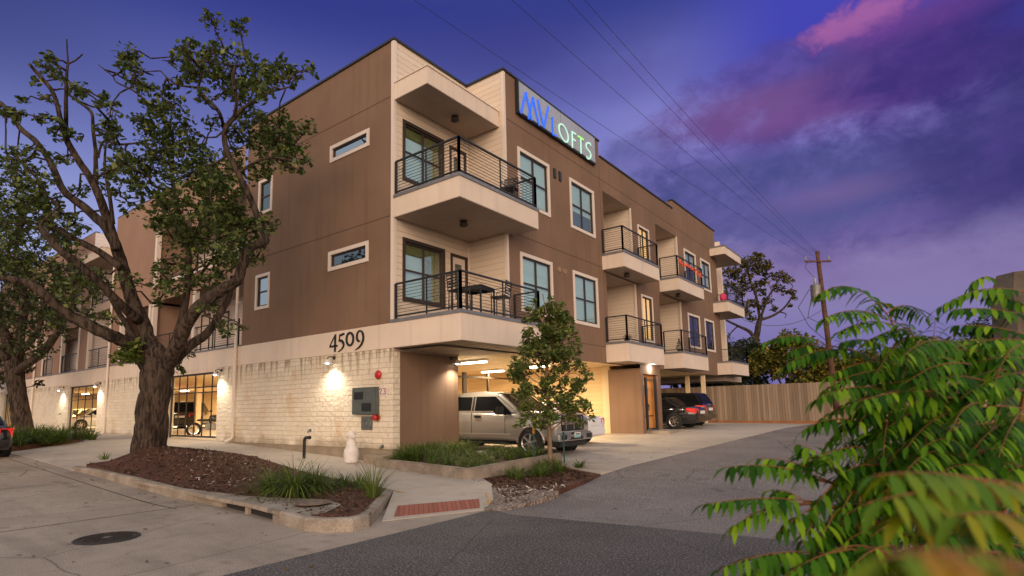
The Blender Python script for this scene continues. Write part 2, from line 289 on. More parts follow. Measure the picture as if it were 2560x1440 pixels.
M = dict(
 stucco=mat('brown_stucco', (.215, .137, .095), .85, var=.14, vscale=.45, streak=.35, bump=.35, bscale=140, spec=.2),
 stucco_left=mat('tan_stucco', (.33, .21, .155), .85, var=.10, vscale=.5, streak=.3, bump=.3, bscale=140, spec=.2),
 joint=mat('stucco_joint', (.085, .05, .035), .9),
 cream=mat('cream_paint', (.72, .61, .51), .6, var=.06, vscale=1.2, bump=.06, bscale=40, spec=.3),
 band=mat('cream_board', (.72, .605, .505), .6, var=.07, vscale=.8, streak=.22, spec=.3),
 trim=mat('white_trim', (.72, .63, .56), .55, spec=.3),
 siding=linemat('lap_siding', (.70, .59, .48), 'Z', .19, .014, .8),
 sidingw=linemat('white_lap_siding', (.74, .66, .62), 'Z', .19, .014, .8),
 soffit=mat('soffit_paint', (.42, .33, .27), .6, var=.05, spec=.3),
 garage=mat('garage_paint', (.72, .56, .36), .6, var=.05, vscale=.5, spec=.3),
 garsiding=linemat('garage_lap_siding', (.70, .52, .30), 'Z', .19, .01, .6),
 flash=mat('grey_flashing', (.22, .22, .24), .45, .4, var=.15, vscale=6),
 black=mat('black_metal', (.028, .029, .032), .45, .3, spec=.5),
 dark=mat('dark_bronze', (.045, .03, .024), .5, .2),
 coping=mat('dark_coping', (.03, .028, .03), .5, .3),
 void=mat('dark_interior', (.02, .018, .016), .9),
 blind=linemat('window_blind', (.70, .80, .78), 'Z', .05, .002, .25, frac=.2),
 curtain=mat('olive_curtain', (.23, .21, .06), .9, var=.3, vscale=8),
 lit=mat('lit_room', (.6, .35, .12), .9, emit=(1, .46, .10), estr=1.4),
 glass=glassmat('window_glass', (.78, .93, .93), .26),
 glassr=glassmat('mirror_window_glass', (.45, .6, .58), .50),
 glassd=glassmat('dark_window_glass', (.30, .50, .42), .22),
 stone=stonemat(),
 found=pavemat('foundation_concrete', (.26, .21, .15), (.34, .28, .21), vs=1.5),
 walk=pavemat('sidewalk_concrete', (.40, .34, .29), (.50, .43, .37), vs=.5, speck=.2, stain=.35),
 drive=pavemat('driveway_concrete', (.42, .355, .30), (.52, .45, .39), vs=.4, speck=.2, streak=(.25, 2.2, 1), stain=.35),
 street=pavemat('street_concrete', (.29, .235, .19), (.41, .335, .275), vs=.45, speck=.35, sscale=60, cracks=.7, stain=.45, streak=(.35, 2.5, 1)),
 asphn=pavemat('dark_asphalt', (.088, .077, .076), (.125, .11, .107), vs=.8, speck=.95, sscale=42, cracks=.5, bump=.7, stain=.5),
 aspho=pavemat('old_asphalt', (.165, .142, .134), (.235, .205, .19), vs=.5, speck=.7, sscale=42, cracks=.6, bump=.6, stain=.5),
 kerb=pavemat('kerb_concrete', (.22, .18, .14), (.38, .325, .27), vs=2.2, speck=.35, sscale=60, stain=.6),
 mulch=pavemat('bark_mulch', (.060, .025, .016), (.115, .048, .030), vs=3, speck=.8, sscale=38, bump=1.0),
 soil=pavemat('verge_soil', (.10, .085, .06), (.16, .13, .09), vs=1, speck=.6, sscale=40, bump=.8),
 gravel=pavemat('crushed_gravel', (.16, .12, .10), (.28, .225, .19), vs=2, speck=.9, sscale=24, bump=1.0),
 brick=linemat('red_tactile_paving', (.33, .11, .08), 'XY', .11, .01, .5, rough=.8, frac=.16, var=.2),
 iron=mat('cast_iron', (.05, .043, .038), .6, .5, var=.4, vscale=14, bump=.6, bscale=50),
 bark=barkmat(),
 barky=mat('young_bark', (.22, .15, .10), .9, var=.25, vscale=10, bump=.5, bscale=30),
 wood=mat('pole_wood', (.10, .045, .03), .85, var=.4, vscale=4, bump=.5, bscale=30),
 fence=linemat('cedar_fence', (.27, .195, .14), 'XY', .14, .012, .7, rough=.9, frac=.10, var=.35, var2=(.46, .36, .27)),
 fencew=mat('fence_board_red', (.34, .15, .07), .9, var=.2),
 oakleaf=leafmat('oak_leaves', [(0, (.034, .060, .018)), (1, (.25, .28, .075)), (.5, (.082, .125, .034)), (.85, (.15, .19, .052))], .25),
 oakleaf2=leafmat('dark_oak_leaves', [(0, (.020, .034, .013)), (1, (.09, .11, .036)), (.5, (.04, .06, .02))], .25),
 youngleaf=leafmat('young_tree_leaves', [(0, (.05, .09, .022)), (1, (.28, .31, .075)), (.6, (.13, .18, .045))], .3),
 farleaf=leafmat('autumn_leaves', [(0, (.05, .055, .014)), (1, (.24, .13, .03)), (.5, (.10, .105, .022)), (.8, (.16, .13, .03))], .3),
 hedgeleaf=leafmat('hedge_leaves', [(0, (.04, .055, .012)), (1, (.36, .27, .035)), (.6, (.14, .15, .025))], .3),
 grass=leafmat('liriope_blades', [(0, (.03, .065, .012)), (1, (.22, .28, .05)), (.6, (.08, .13, .022))], .3),
 grassy=leafmat('yellow_green_blades', [(0, (.06, .11, .02)), (1, (.26, .28, .06)), (.6, (.13, .18, .035))], .3),
 sumac=leafmat('shrub_leaflets', [(0, (.013, .056, .004)), (1, (.25, .42, .015)), (.5, (.054, .160, .007)), (.82, (.115, .255, .011))], .33, .45, spec=.12),
 sumacy=leafmat('yellowing_leaflets', [(0, (.06, .17, .004)), (1, (.42, .17, .012)), (.55, (.17, .26, .005)), (.82, (.32, .29, .008))], .35, .45),
 stem=mat('red_stem', (.20, .075, .02), .6, var=.3, vscale=10),
 white=mat('white_paint', (.70, .69, .67), .5),
 statue=mat('white_concrete', (.66, .63, .60), .8, var=.1, vscale=6, bump=.3, bscale=40),
 red=mat('red_enamel', (.45, .02, .02), .35),
 panel=mat('grey_green_enamel', (.085, .10, .095), .5, var=.1, vscale=5),
 plate=mat('galvanised', (.20, .20, .19), .5, .6, var=.25, vscale=8),
 blackp=mat('black_plastic', (.012, .013, .012), .6),
 green=mat('green_stake', (.03, .10, .09), .6),
 tube=mat('lit_tube', (1, 1, 1), .5, emit=(1, .87, .66), estr=14),
 bulb=mat('lit_bulb', (1, 1, 1), .5, emit=(1, .90, .72), estr=30),
 signp=mat('sign_panel', (.36, .40, .50), .45, .0, var=.06, vscale=2),
 blue=mat('lit_blue_letters', (.02, .08, .6), .4, emit=(.03, .19, 1.0), estr=.65),
 mint=mat('lit_mint_letters', (.5, .8, .7), .4, emit=(.48, .88, .72), estr=.5),
 lime=mat('lit_lime_letter', (.3, .8, .1), .4, emit=(.45, .95, .25), estr=.6),
 pillar=mat('weathered_concrete', (.13, .10, .075), .95, var=.5, vscale=3.5, bump=.6, bscale=14),
 orangedoor=mat('stained_wood_door', (.66, .29, .08), .5, var=.15, vscale=6),
 silver=mat('champagne_paint', (.47, .44, .40), .30, .55, coat=.6),
 whitecar=mat('white_car_paint', (.70, .70, .72), .3, 0, coat=.6),
 blackcar=mat('black_car_paint', (.010, .010, .011), .18, .0, coat=1.0),
 redcar=mat('red_car_paint', (.50, .02, .015), .25, .1, coat=.8),
 goldcar=mat('gold_car_paint', (.46, .34, .17), .3, .5, coat=.6),
 carglass=mat('car_glass', (.008, .009, .010), .18, spec=.10),
 tyre=mat('tyre_rubber', (.012, .012, .012), .8),
 chrome=mat('chrome', (.62, .62, .62), .18, 1.0),
 alloy=mat('alloy', (.52, .48, .44), .3, .9),
 lamp=mat('headlamp_glass', (.55, .55, .55), .15, .3, coat=1),
 tail=mat('tail_lamp', (.55, .015, .012), .2, emit=(1, .03, .02), estr=.25),
 amber=mat('amber_lens', (.75, .22, .02), .3),
 teal=mat('plate_teal', (.10, .45, .48), .5),
 pink=mat('pink_fabric', (.75, .05, .18), .7),
 coral=mat('coral_garland', (.80, .13, .07), .7),
 pot=mat('dark_pot', (.05, .045, .04), .7),
 yellow=mat('yellow_survey_paint', (.62, .34, .04), .8),
 ceramic=mat('grey_ceramic', (.32, .36, .42), .5, .3, var=.1),
 rusty=mat('rusty_lid', (.17, .12, .09), .8, var=.5, vscale=9, bump=.5, bscale=40),
 rock=pavemat('pale_rock', (.34, .30, .25), (.48, .43, .37), vs=4),
)

# ------------------------------------------------------------------ mesh helpers
class MB:
    def __init__(s): s.v = []; s.f = []
    def add(s, vs, fs):
        n = len(s.v); s.v += [tuple(v) for v in vs]; s.f += [tuple(i+n for i in f) for f in fs]; return s
    def quad(s, a, b, c, d): return s.add((a, b, c, d), ((0, 1, 2, 3),))
    def box(s, x0, x1, y0, y1, z0, z1):
        return s.add([(x, y, z) for z in (z0, z1) for y in (y0, y1) for x in (x0, x1)],
                     [(0, 2, 3, 1), (4, 5, 7, 6), (0, 1, 5, 4), (2, 6, 7, 3), (0, 4, 6, 2), (1, 3, 7, 5)])
    def obox(s, c, ax, ay, az):
        c, ax, ay, az = map(Vector, (c, ax, ay, az))
        return s.add([c+ax*i+ay*j+az*k for k in (-1, 1) for j in (-1, 1) for i in (-1, 1)],
                     [(0, 2, 3, 1), (4, 5, 7, 6), (0, 1, 5, 4), (2, 6, 7, 3), (0, 4, 6, 2), (1, 3, 7, 5)])
    def prism(s, poly, d, cap=True):
        d = Vector(d); n = len(poly); p = [Vector(q) for q in poly]
        vs = p+[q+d for q in p]; fs = [(i, (i+1) % n, n+(i+1) % n, n+i) for i in range(n)]
        if cap: fs += [tuple(range(n-1, -1, -1)), tuple(range(n, 2*n))]
        return s.add(vs, fs)
    def tube(s, pts, rad, sides=8, cap=True, wob=0.0):
        pts = [Vector(p) for p in pts]; n = len(pts)
        if not hasattr(rad, '__len__'): rad = [rad]*n
        base = len(s.v); prev = None
        for i, p in enumerate(pts):
            t = (pts[min(i+1, n-1)]-pts[max(i-1, 0)])
            t = t.normalized() if t.length > 1e-9 else Vector((0, 0, 1))
            if prev is None:
                r = t.orthogonal().normalized()
            else:
                r = (prev-t*prev.dot(t)); r = r.normalized() if r.length > 1e-6 else t.orthogonal().normalized()
            prev = r; b = t.cross(r)
            for k in range(sides):
                an = 2*math.pi*k/sides; rr = rad[i]*(1+(random.uniform(-wob, wob) if wob else 0))
                s.v.append(tuple(p+r*(math.cos(an)*rr)+b*(math.sin(an)*rr)))
        for i in range(n-1):
            for k in range(sides):
                a = base+i*sides+k; b2 = base+i*sides+(k+1) % sides
                s.f.append((a, b2, b2+sides, a+sides))
        if cap:
            s.f.append(tuple(base+k for k in range(sides-1, -1, -1))); s.f.append(tuple(base+(n-1)*sides+k for k in range(sides)))
        return s
    def lathe(s, prof, o=(0, 0, 0), ax=(0, 0, 1), sides=24, cap=True):
        o = Vector(o); ax = Vector(ax).normalized(); r = ax.orthogonal().normalized(); b = ax.cross(r); base = len(s.v); n = len(prof)
        for (rr, h) in prof:
            for k in range(sides):
                an = 2*math.pi*k/sides; s.v.append(tuple(o+ax*h+r*(rr*math.cos(an))+b*(rr*math.sin(an))))
        for i in range(n-1):
            for k in range(sides):
                a = base+i*sides+k; c = base+i*sides+(k+1) % sides; s.f.append((a, c, c+sides, a+sides))
        if cap and prof[0][0] > 1e-6: s.f.append(tuple(base+k for k in range(sides-1, -1, -1)))
        if cap and prof[-1][0] > 1e-6: s.f.append(tuple(base+(n-1)*sides+k for k in range(sides)))
        return s
    def ribbon(s, pts, rad, nrm, th):
        """flat stroke of varying width lying on a plane with normal nrm, th thick"""
        pts = [Vector(p) for p in pts]; nrm = Vector(nrm); n = len(pts)
        if not hasattr(rad, '__len__'): rad = [rad]*n
        base = len(s.v)
        for i, p in enumerate(pts):
            t = (pts[min(i+1, n-1)]-pts[max(i-1, 0)]).normalized(); w = t.cross(nrm).normalized()*rad[i]
            for q in (p-w, p+w, p+w+nrm*th, p-w+nrm*th): s.v.append(tuple(q))
        for i in range(n-1):
            a = base+4*i
            for k in range(4): s.f.append((a+k, a+(k+1) % 4, a+4+(k+1) % 4, a+4+k))
        s.f.append((base, base+1, base+2, base+3)); e = base+4*(n-1); s.f.append((e+3, e+2, e+1, e)); return s
    def build(s, name, m, parent=None, smooth=False, loc=None, bevel=0.0, fix=True):
        me = bpy.data.meshes.new(name); me.from_pydata(s.v, [], s.f)
        o = bpy.data.objects.new(name, me); C.objects.link(o); me.materials.append(M[m] if isinstance(m, str) else m)
        if fix and len(s.f) < 9000:
            bm = bmesh.new(); bm.from_mesh(me); bmesh.ops.recalc_face_normals(bm, faces=bm.faces)
            if bevel: bmesh.ops.remove_doubles(bm, verts=bm.verts, dist=1e-5); bmesh.ops.bevel(bm, geom=[e for e in bm.edges if len(e.link_faces) == 2 and e.calc_face_angle(0) > .5], offset=bevel, segments=2, affect='EDGES', clamp_overlap=True)
            bm.to_mesh(me); bm.free()
        if smooth: me.polygons.foreach_set('use_smooth', [True]*len(me.polygons))
        if parent: o.parent = parent
        if loc is not None: o.location = loc
        return o
def tag(o, label=None, cat=None, group=None, kind=None):
    if label: o['label'] = label
    if cat: o['category'] = cat
    if group: o['group'] = group
    if kind: o['kind'] = kind
    return o
def empty(name, loc=(0, 0, 0), rz=0.0, label=None, cat=None, group=None):
    o = bpy.data.objects.new(name, None); C.objects.link(o); o.location = loc; o.rotation_euler = (0, 0, rz); o.empty_display_size = .2
    return tag(o, label, cat, group)
def dup(o, parent=None):
    c = o.copy(); C.objects.link(c); c.parent = parent
    for ch in list(o.children): dup(ch, c)
    return c
# ------------------------------------------------------------------ the ground
def drape(name, poly, fn, off, m, step=1.0, kind='structure', skirt=.25, smooth=True):
    bm = bmesh.new(); f = bm.faces.new([bm.verts.new((x, y, 0)) for x, y in poly])
    bmesh.ops.triangulate(bm, faces=bm.faces)
    for ax in (0, 1):
        lo = min(p[ax] for p in poly); hi = max(p[ax] for p in poly)
        k = math.ceil(lo/step)
        while k*step < hi:
            if abs(k*step) < 26:
                co = [0, 0, 0]; no = [0, 0, 0]; co[ax] = k*step; no[ax] = 1
                bmesh.ops.bisect_plane(bm, geom=bm.verts[:]+bm.edges[:]+bm.faces[:], plane_co=co, plane_no=no)
            k += 1
    for v in bm.verts: v.co.z = fn(v.co.x, v.co.y)+off
    if skirt:
        be = [e for e in bm.edges if e.is_boundary]
        g = bmesh.ops.extrude_edge_only(bm, edges=be)['geom']
        for v in g:
            if isinstance(v, bmesh.types.BMVert): v.co.z -= skirt
    bmesh.ops.recalc_face_normals(bm, faces=bm.faces)
    me = bpy.data.meshes.new(name); bm.to_mesh(me); bm.free(); me.materials.append(M[m])
    o = bpy.data.objects.new(name, me); C.objects.link(o); o['kind'] = kind; return o
def xy(px, py, off=0.0, fn=G): p = ong(px, py, off, fn); return (p.x, p.y)

gx = [-1500, -600, -250, -120, -70]+[i*2.0 for i in range(-25, 26)]+[70, 120, 250, 600, 1500]
b = MB(); nx = len(gx)
b.v = [(x, y, RD(x, y)-.06) for y in gx for x in gx]
b.f = [(j*nx+i, j*nx+i+1, (j+1)*nx+i+1, (j+1)*nx+i) for j in range(nx-1) for i in range(nx-1)]
tag(b.build('ground', 'soil'), kind='structure')

drape('concrete_street', [(-120, -24), (6.06, -24), (6.06, -3.1), (4.4, -2.4), (-120, -2.4)], RD, 0, 'street')
drape('dark_asphalt_road', [(6.06, -24), (45, -24), (45, -1.2), (10.3, -3.0), (6.5, -3.5), (6.0, -3.3)], RD, .004, 'asphn')
drape('asphalt_alley', [(6.0, -3.3), (6.5, -3.5), (10.3, -3.0), (14, -2.4), (15, 21.5), (6.9, 21.5), (6.8, 18.4), (5.86, .8), (6.25, -2.4)], RD, .002, 'aspho')
drape('driveway', [(-.5, 2.3), (4.05, 2.2), (4.3, 1.55), (5.86, .8), (6.8, 18.4), (6.9, 21.3), (-9, 25), (-9, 12.2), (.2, 12.2), (.2, 11.7)], G, .006, 'drive')
for k, yj in enumerate((6.2, 10.6, 15.0)):            # saw-cut joints in the apron
    mb = MB(); mb.box(.4, 6.0+yj*.05, -.012, .012, -.004, .0)
# sidewalk, apron, ramp
drape('sidewalk', [(-48, .05), (-48, -2.0), (-8.5, -2.0), (-3.93, -1.85), (3.72, -3.38), (4.82, -1.78), (3.9, -1.0), (.3, .05)], G, .004, 'walk')
APR = lambda x, y: G(x, y)-.14*cl((-y-2.6)/3.0, 0, 1)
drape('driveway_crossing', [(-5.55, -5.85), (-6.6, -3.6), (-8.5, -2.0), (-18, -2.0), (-14.8, -2.9), (-12.6, -5.85)], APR, .004, 'walk')
def qpatch(name, cs, m, n=6, off=0.0, u0=0, u1=1, v0=0, v1=1, skirt=.3):
    mb = MB(); cs = [Vector(c) for c in cs]
    P = lambda u, v: (cs[0]*(1-u)+cs[1]*u)*(1-v)+(cs[3]*(1-u)+cs[2]*u)*v+Vector((0, 0, off))
    N = n+1
    mb.v = [tuple(P(u0+(u1-u0)*i/n, v0+(v1-v0)*j/n)) for j in range(N) for i in range(N)]
    mb.f = [(j*N+i, j*N+i+1, (j+1)*N+i+1, (j+1)*N+i) for j in range(n) for i in range(n)]
    if skirt:
        ring = [i for i in range(N)]+[j*N+n for j in range(1, N)]+[n*N+i for i in range(n-1, -1, -1)]+[j*N for j in range(n-1, 0, -1)]
        k = len(mb.v); mb.v += [(mb.v[i][0], mb.v[i][1], mb.v[i][2]-skirt) for i in ring]; L = len(ring)
        mb.f += [(ring[i], ring[(i+1) % L], k+(i+1) % L, k+i) for i in range(L)]
    return mb.build(name, m)
rA = ong(985, 1226); rB = ong(1228, 1212); rC = ong(1236, 1273, -.15); rD = ong(955, 1304, -.15)
RAMP = [rA+Vector((0, 0, .004)), rB+Vector((0, 0, .004)), rC+Vector((0, 0, .012)), rD+Vector((0, 0, .012))]
tag(qpatch('kerb_ramp', RAMP, 'walk'), kind='structure')
o = qpatch('tactile_paving', RAMP, 'brick', 4, .006, .09, .86, .60, .93, .004)
tag(o, 'red ribbed tactile strip set into the bottom of the kerb ramp', 'tactile paving')
# yellow survey marks sprayed on the ramp
mb = MB(); P = lambda u, v: (RAMP[0]*(1-u)+RAMP[1]*u)*(1-v)+(RAMP[3]*(1-u)+RAMP[2]*u)*v+Vector((0, 0, .012))
mb.ribbon([P(.01, .03), P(.06, .10), P(.13, .14)], [.012, .02, .012], (0, 0, 1), .001)
mb.ribbon([P(.93, .35), P(.95, .62), P(.94, .75)], [.008, .012, .01], (0, 0, 1), .001)
mb.ribbon([P(.90, .80), P(.95, .84), P(.97, .72), P(.99, .70)], [.02, .02, .012, .012], (0, 0, 1), .001)
tag(mb.build('survey_paint', 'yellow'), kind='structure')
# planted islands
oakp = ong(372, 1127, .26)
def ISL(x, y):
    d = math.hypot((x-oakp.x)/2.6, (y-oakp.y)/1.6); d2 = math.hypot((x-oakp.x-2.2)/2.6, (y-oakp.y+.4)/1.4)
    e = cl(((x+5.45)*.771+(y+5.62)*.637)/1.1, 0, 1)*cl((y+5.75)/1.3, 0, 1)
    return G(x, y)+.02+(.30*math.exp(-d*d)+.16*math.exp(-d2*d2))*e*e*(3-2*e)
ISL0 = ISL
isl = [(-5.45, -5.62), (1.82, -5.60), (4.70, -5.92), (5.36, -5.35), (3.58, -3.42), (-3.93, -1.87), (-8.4, -2.05), (-6.5, -3.6)]
drape('mulch_island', isl, ISL, 0, 'mulch', .5)
BED = lambda x, y: G(x, y)+.03
drape('planting_bed', [(-12.8, -5.7), (-15.0, -2.95), (-18.3, -2.1), (-34, -2.1), (-34, -5.7)], BED, 0, 'mulch')
MS = lambda x, y: RD(x, y)+.014+.10*cl((y+3.3)/1.3, 0, 1)*cl((1.2-y)/2.5, 0, 1)
drape('mulch_strip', [(4.0, -1.75), (4.6, -1.85), (5.7, -3.35), (5.98, -3.25), (6.3, -2.4), (5.9, .75), (4.32, 1.6), (4.0, 2.3)], MS, 0, 'mulch', .5)
drape('gravel_patch', [(4.70, -1.95), (5.95, -3.45), (6.25, -3.3), (6.36, -2.3), (6.3, -1.7), (5.6, -1.8)], lambda x, y: MS(x, y)+.006, .0, 'gravel', .4)
VER = lambda x, y: RD(x, y)+.05
drape('verge', [(14, -2.2), (45, -1.2), (45, 24), (14.9, 21.5)], VER, 0, 'soil')
# kerbs
def kerb(name, pts, w=.14, up=.02, bot=.3, fnt=G, label=None):
    mb = MB(); n = len(pts); L = []
    for i in range(n):
        a = Vector(pts[max(i-1, 0)]); c = Vector(pts[min(i+1, n-1)]); t = (c-a).normalized(); L.append(Vector((-t.y, t.x)))
    sec = [(0, -bot), (0, -.03+up), (.035, up), (w, up), (w, -bot)]
    for i, p in enumerate(pts):
        for (d, h) in sec:
            q = Vector(p)+L[i]*d; mb.v.append((q.x, q.y, fnt(p[0], p[1])+h))
    k = len(sec)
    for i in range(n-1):
        for j in range(k-1): mb.f.append((i*k+j, (i+1)*k+j, (i+1)*k+j+1, i*k+j+1))
    mb.f.append(tuple(range(k))); mb.f.append(tuple((n-1)*k+j for j in range(k-1, -1, -1)))
    o = mb.build(name, 'kerb', smooth=False); o['kind'] = 'structure'; return o
drop = lambda x, y: G(x, y)+.012-.10*cl((-x-3.6)/2.0, 0, 1)
kerb('kerb', [(-5.9, -5.80), (-4.4, -5.79), (-2, -5.78), (.0, -5.76), (1.78, -5.75)], fnt=drop)
kerb('kerb_corner', [(4.06, -5.99), (4.84, -6.08), (5.2, -5.98), (5.44, -5.72), (5.42, -5.42), (5.1, -5.02), (3.78, -3.45)], fnt=lambda x, y: G(x, y)+.012)
kerb('kerb_left', [(-60, -5.85), (-30, -5.85), (-16, -5.85), (-12.7, -5.83)], fnt=lambda x, y: G(x, y)+.03)
# storm drain inlet
t = empty('storm_drain', (2.9, -5.84, G(2.9, -5.8)), 0, 'concrete kerb inlet with two dark slots in front of the planted island', 'storm drain')
d = Vector((4.06-1.78, -5.99+5.75, 0)); L0 = d.length; d.normalize(); nn = Vector((-d.y, d.x, 0)); o0 = Vector((1.78, -5.75, 0))-Vector((2.9, -5.84, 0))
def seg(mb, a, b2, w0, w1, z0, z1): mb.obox(o0+d*((a+b2)/2)+nn*((w0+w1)/2)+Vector((0, 0, (z0+z1)/2)), d*((b2-a)/2), nn*((w1-w0)/2), Vector((0, 0, (z1-z0)/2)))
mb = MB(); seg(mb, 0, L0, -.01, .26, -.035, .03); seg(mb, 0, .10, .0, .28, -.35, -.04); seg(mb, L0*.46, L0*.46+.10, .012, .085, -.35, -.036); seg(mb, L0-.22, L0, .0, .28, -.35, -.04)
mb.build('kerb_hood', 'kerb', t, bevel=.012)
mb = MB(); seg(mb, .11, L0-.23, .09, .24, -.4, -.036); mb.build('drain_throat', 'void', t)
# concrete pad and its inspection lid
pd = [xy(*p, .03) for p in ((330, 1200), (420, 1212), (500, 1226), (615, 1240), (720, 1245), (820, 1249), (852, 1261), (818, 1279), (768, 1287), (556, 1247), (430, 1219))]
drape('inlet_pad', pd, lambda x, y: ISL0(x, y), .012, 'kerb', .4, skirt=.06)
p = ong(782, 1257, .06)
t = empty('inspection_cover', (p.x, p.y, G(p.x, p.y)+.066), 0, 'rusty round lid in the concrete pad beside the mulch', 'manhole cover')
MB().lathe([(0, .012), (.22, .012), (.25, .004), (.26, 0), (0, 0)]).build('lid', 'rusty', t); MB().lathe([(.255, 0), (.255, .010), (.285, .008), (.29, 0)], cap=False).build('lid_ring', 'rusty', t)
p = ong(268, 1346, 0, RD)
t = empty('manhole_cover', (p.x, p.y, RD(p.x, p.y)+.004), .4, 'large round cast iron manhole cover in the concrete street', 'manhole cover'); t.scale = (.84, .84, 1)
mb = MB(); mb.lathe([(0, .010), (.36, .010), (.37, .0)], sides=40)
for i in range(-5, 6):
    for j in range(-5, 6):
        if math.hypot(i, j) < 5.4: mb.box(i*.06-.018, i*.06+.018, j*.06-.018, j*.06+.018, .009, .015)
mb.build('lid', 'iron', t); MB().lathe([(.385, 0), (.385, .012), (.45, .012), (.47, 0)], sides=40, cap=False).build('lid_ring', 'iron', t)
MB().box(-.05, .05, -.06, .06, .012, .017).build('lid_boss', 'plate', t)
# joints in the concrete street
mb = MB()
for (x0, y0, x1, y1) in ((-40, -10.2, 6, -10.2), (-3.5, -24, -3.5, -5.9), (1.2, -24, 1.2, -5.9), (-40, -6.35, 1.4, -6.3), (-9, -24, -9, -6)):
    n = max(2, int(math.hypot(x1-x0, y1-y0)/1.0)); t2 = Vector((x1-x0, y1-y0, 0)).normalized(); w = Vector((-t2.y, t2.x, 0))*.012
    for i in range(n):
        q = []
        for k in (i, i+1):
            x = x0+(x1-x0)*k/n; y = y0+(y1-y0)*k/n; q.append(Vector((x, y, RD(x, y)+.003)))
        mb.quad(q[0]-w, q[1]-w, q[1]+w, q[0]+w)
tag(mb.build('street_joints', 'void'), kind='structure')
mb = MB()
for yj in (6.6, 11.2, 15.6, 19.6):
    for i in range(8):
        x = lambda k: 1.7+k*.6
        mb.quad(*(Vector((x(i+a), yj+s*.01, G(x(i+a), yj)+.0095)) for a, s in ((0, -1), (1, -1), (1, 1), (0, 1))))
for i in range(16):
    y = lambda k: 3.2+k*1.0
    mb.quad(*(Vector((3.6+s*.01, y(i+a), G(3.6, y(i+a))+.0095)) for a, s in ((0, -1), (1, -1), (1, 1), (0, 1))))
tag(mb.build('driveway_joints', 'street'), kind='structure')
mb = MB()
for i in range(40):
    x = -44+i*1.22
    if x > 2.6: break
    ye = -2.0 if x < -4 else -1.85-(x+4)*.19
    n = 4
    for k in range(n):
        ya = -.02+(ye+.02)*k/n; yb = -.02+(ye+.02)*(k+1)/n
        mb.quad((x-.007, ya, G(x, ya)+.0075), (x-.007, yb, G(x, yb)+.0075), (x+.007, yb, G(x, yb)+.0075), (x+.007, ya, G(x, ya)+.0075))
tag(mb.build('sidewalk_joints', 'street'), kind='structure')

# ------------------------------------------------------------------ the building
Q = 1.585; P0 = 3.39; ZT = 12.19; ZT2 = 11.52; YE = 25.9
BL = empty('apartment_building', (0, 0, 0), 0, 'three storey brown stucco apartment building with cream balconies over a stone ground floor', 'building')
def pt(pl, c, u, z, d=0.0):     # plane 'y' (front faces -y) or 'x' (front faces +x); d metres behind the face
    return (u, c+d, z) if pl == 'y' else (c-d, u, z)
def panel(mb, pl, c, u0, u1, z0, z1, ops=(), depth=.16):
    us = sorted({u0, u1, *[v for o in ops for v in o[:2]]}); zs = sorted({z0, z1, *[v for o in ops for v in o[2:4]]})
    us = [u for u in us if u0-1e-6 <= u <= u1+1e-6]; zs = [v for v in zs if z0-1e-6 <= v <= z1+1e-6]
    for i in range(len(us)-1):
        for j in range(len(zs)-1):
            um = (us[i]+us[i+1])/2; zm = (zs[j]+zs[j+1])/2
            if any(o[0] < um < o[1] and o[2] < zm < o[3] for o in ops): continue
            mb.quad(pt(pl, c, us[i], zs[j]), pt(pl, c, us[i+1], zs[j]), pt(pl, c, us[i+1], zs[j+1]), pt(pl, c, us[i], zs[j+1]))
    for o in ops:
        e = [(o[0], o[2]), (o[1], o[2]), (o[1], o[3]), (o[0], o[3])]
        for k in range(4):
            (ua, za), (ub, zb) = e[k], e[(k+1) % 4]
            mb.quad(pt(pl, c, ua, za), pt(pl, c, ub, zb), pt(pl, c, ub, zb, depth), pt(pl, c, ua, za, depth))
def pbox(mb, pl, c, u0, u1, z0, z1, d0, d1):   # d0..d1 behind the face (negative = proud)
    a = pt(pl, c, u0, z0, d0); b2 = pt(pl, c, u1, z1, d1)
    mb.box(*sorted((a[0], b2[0])), *sorted((a[1], b2[1])), z0, z1)
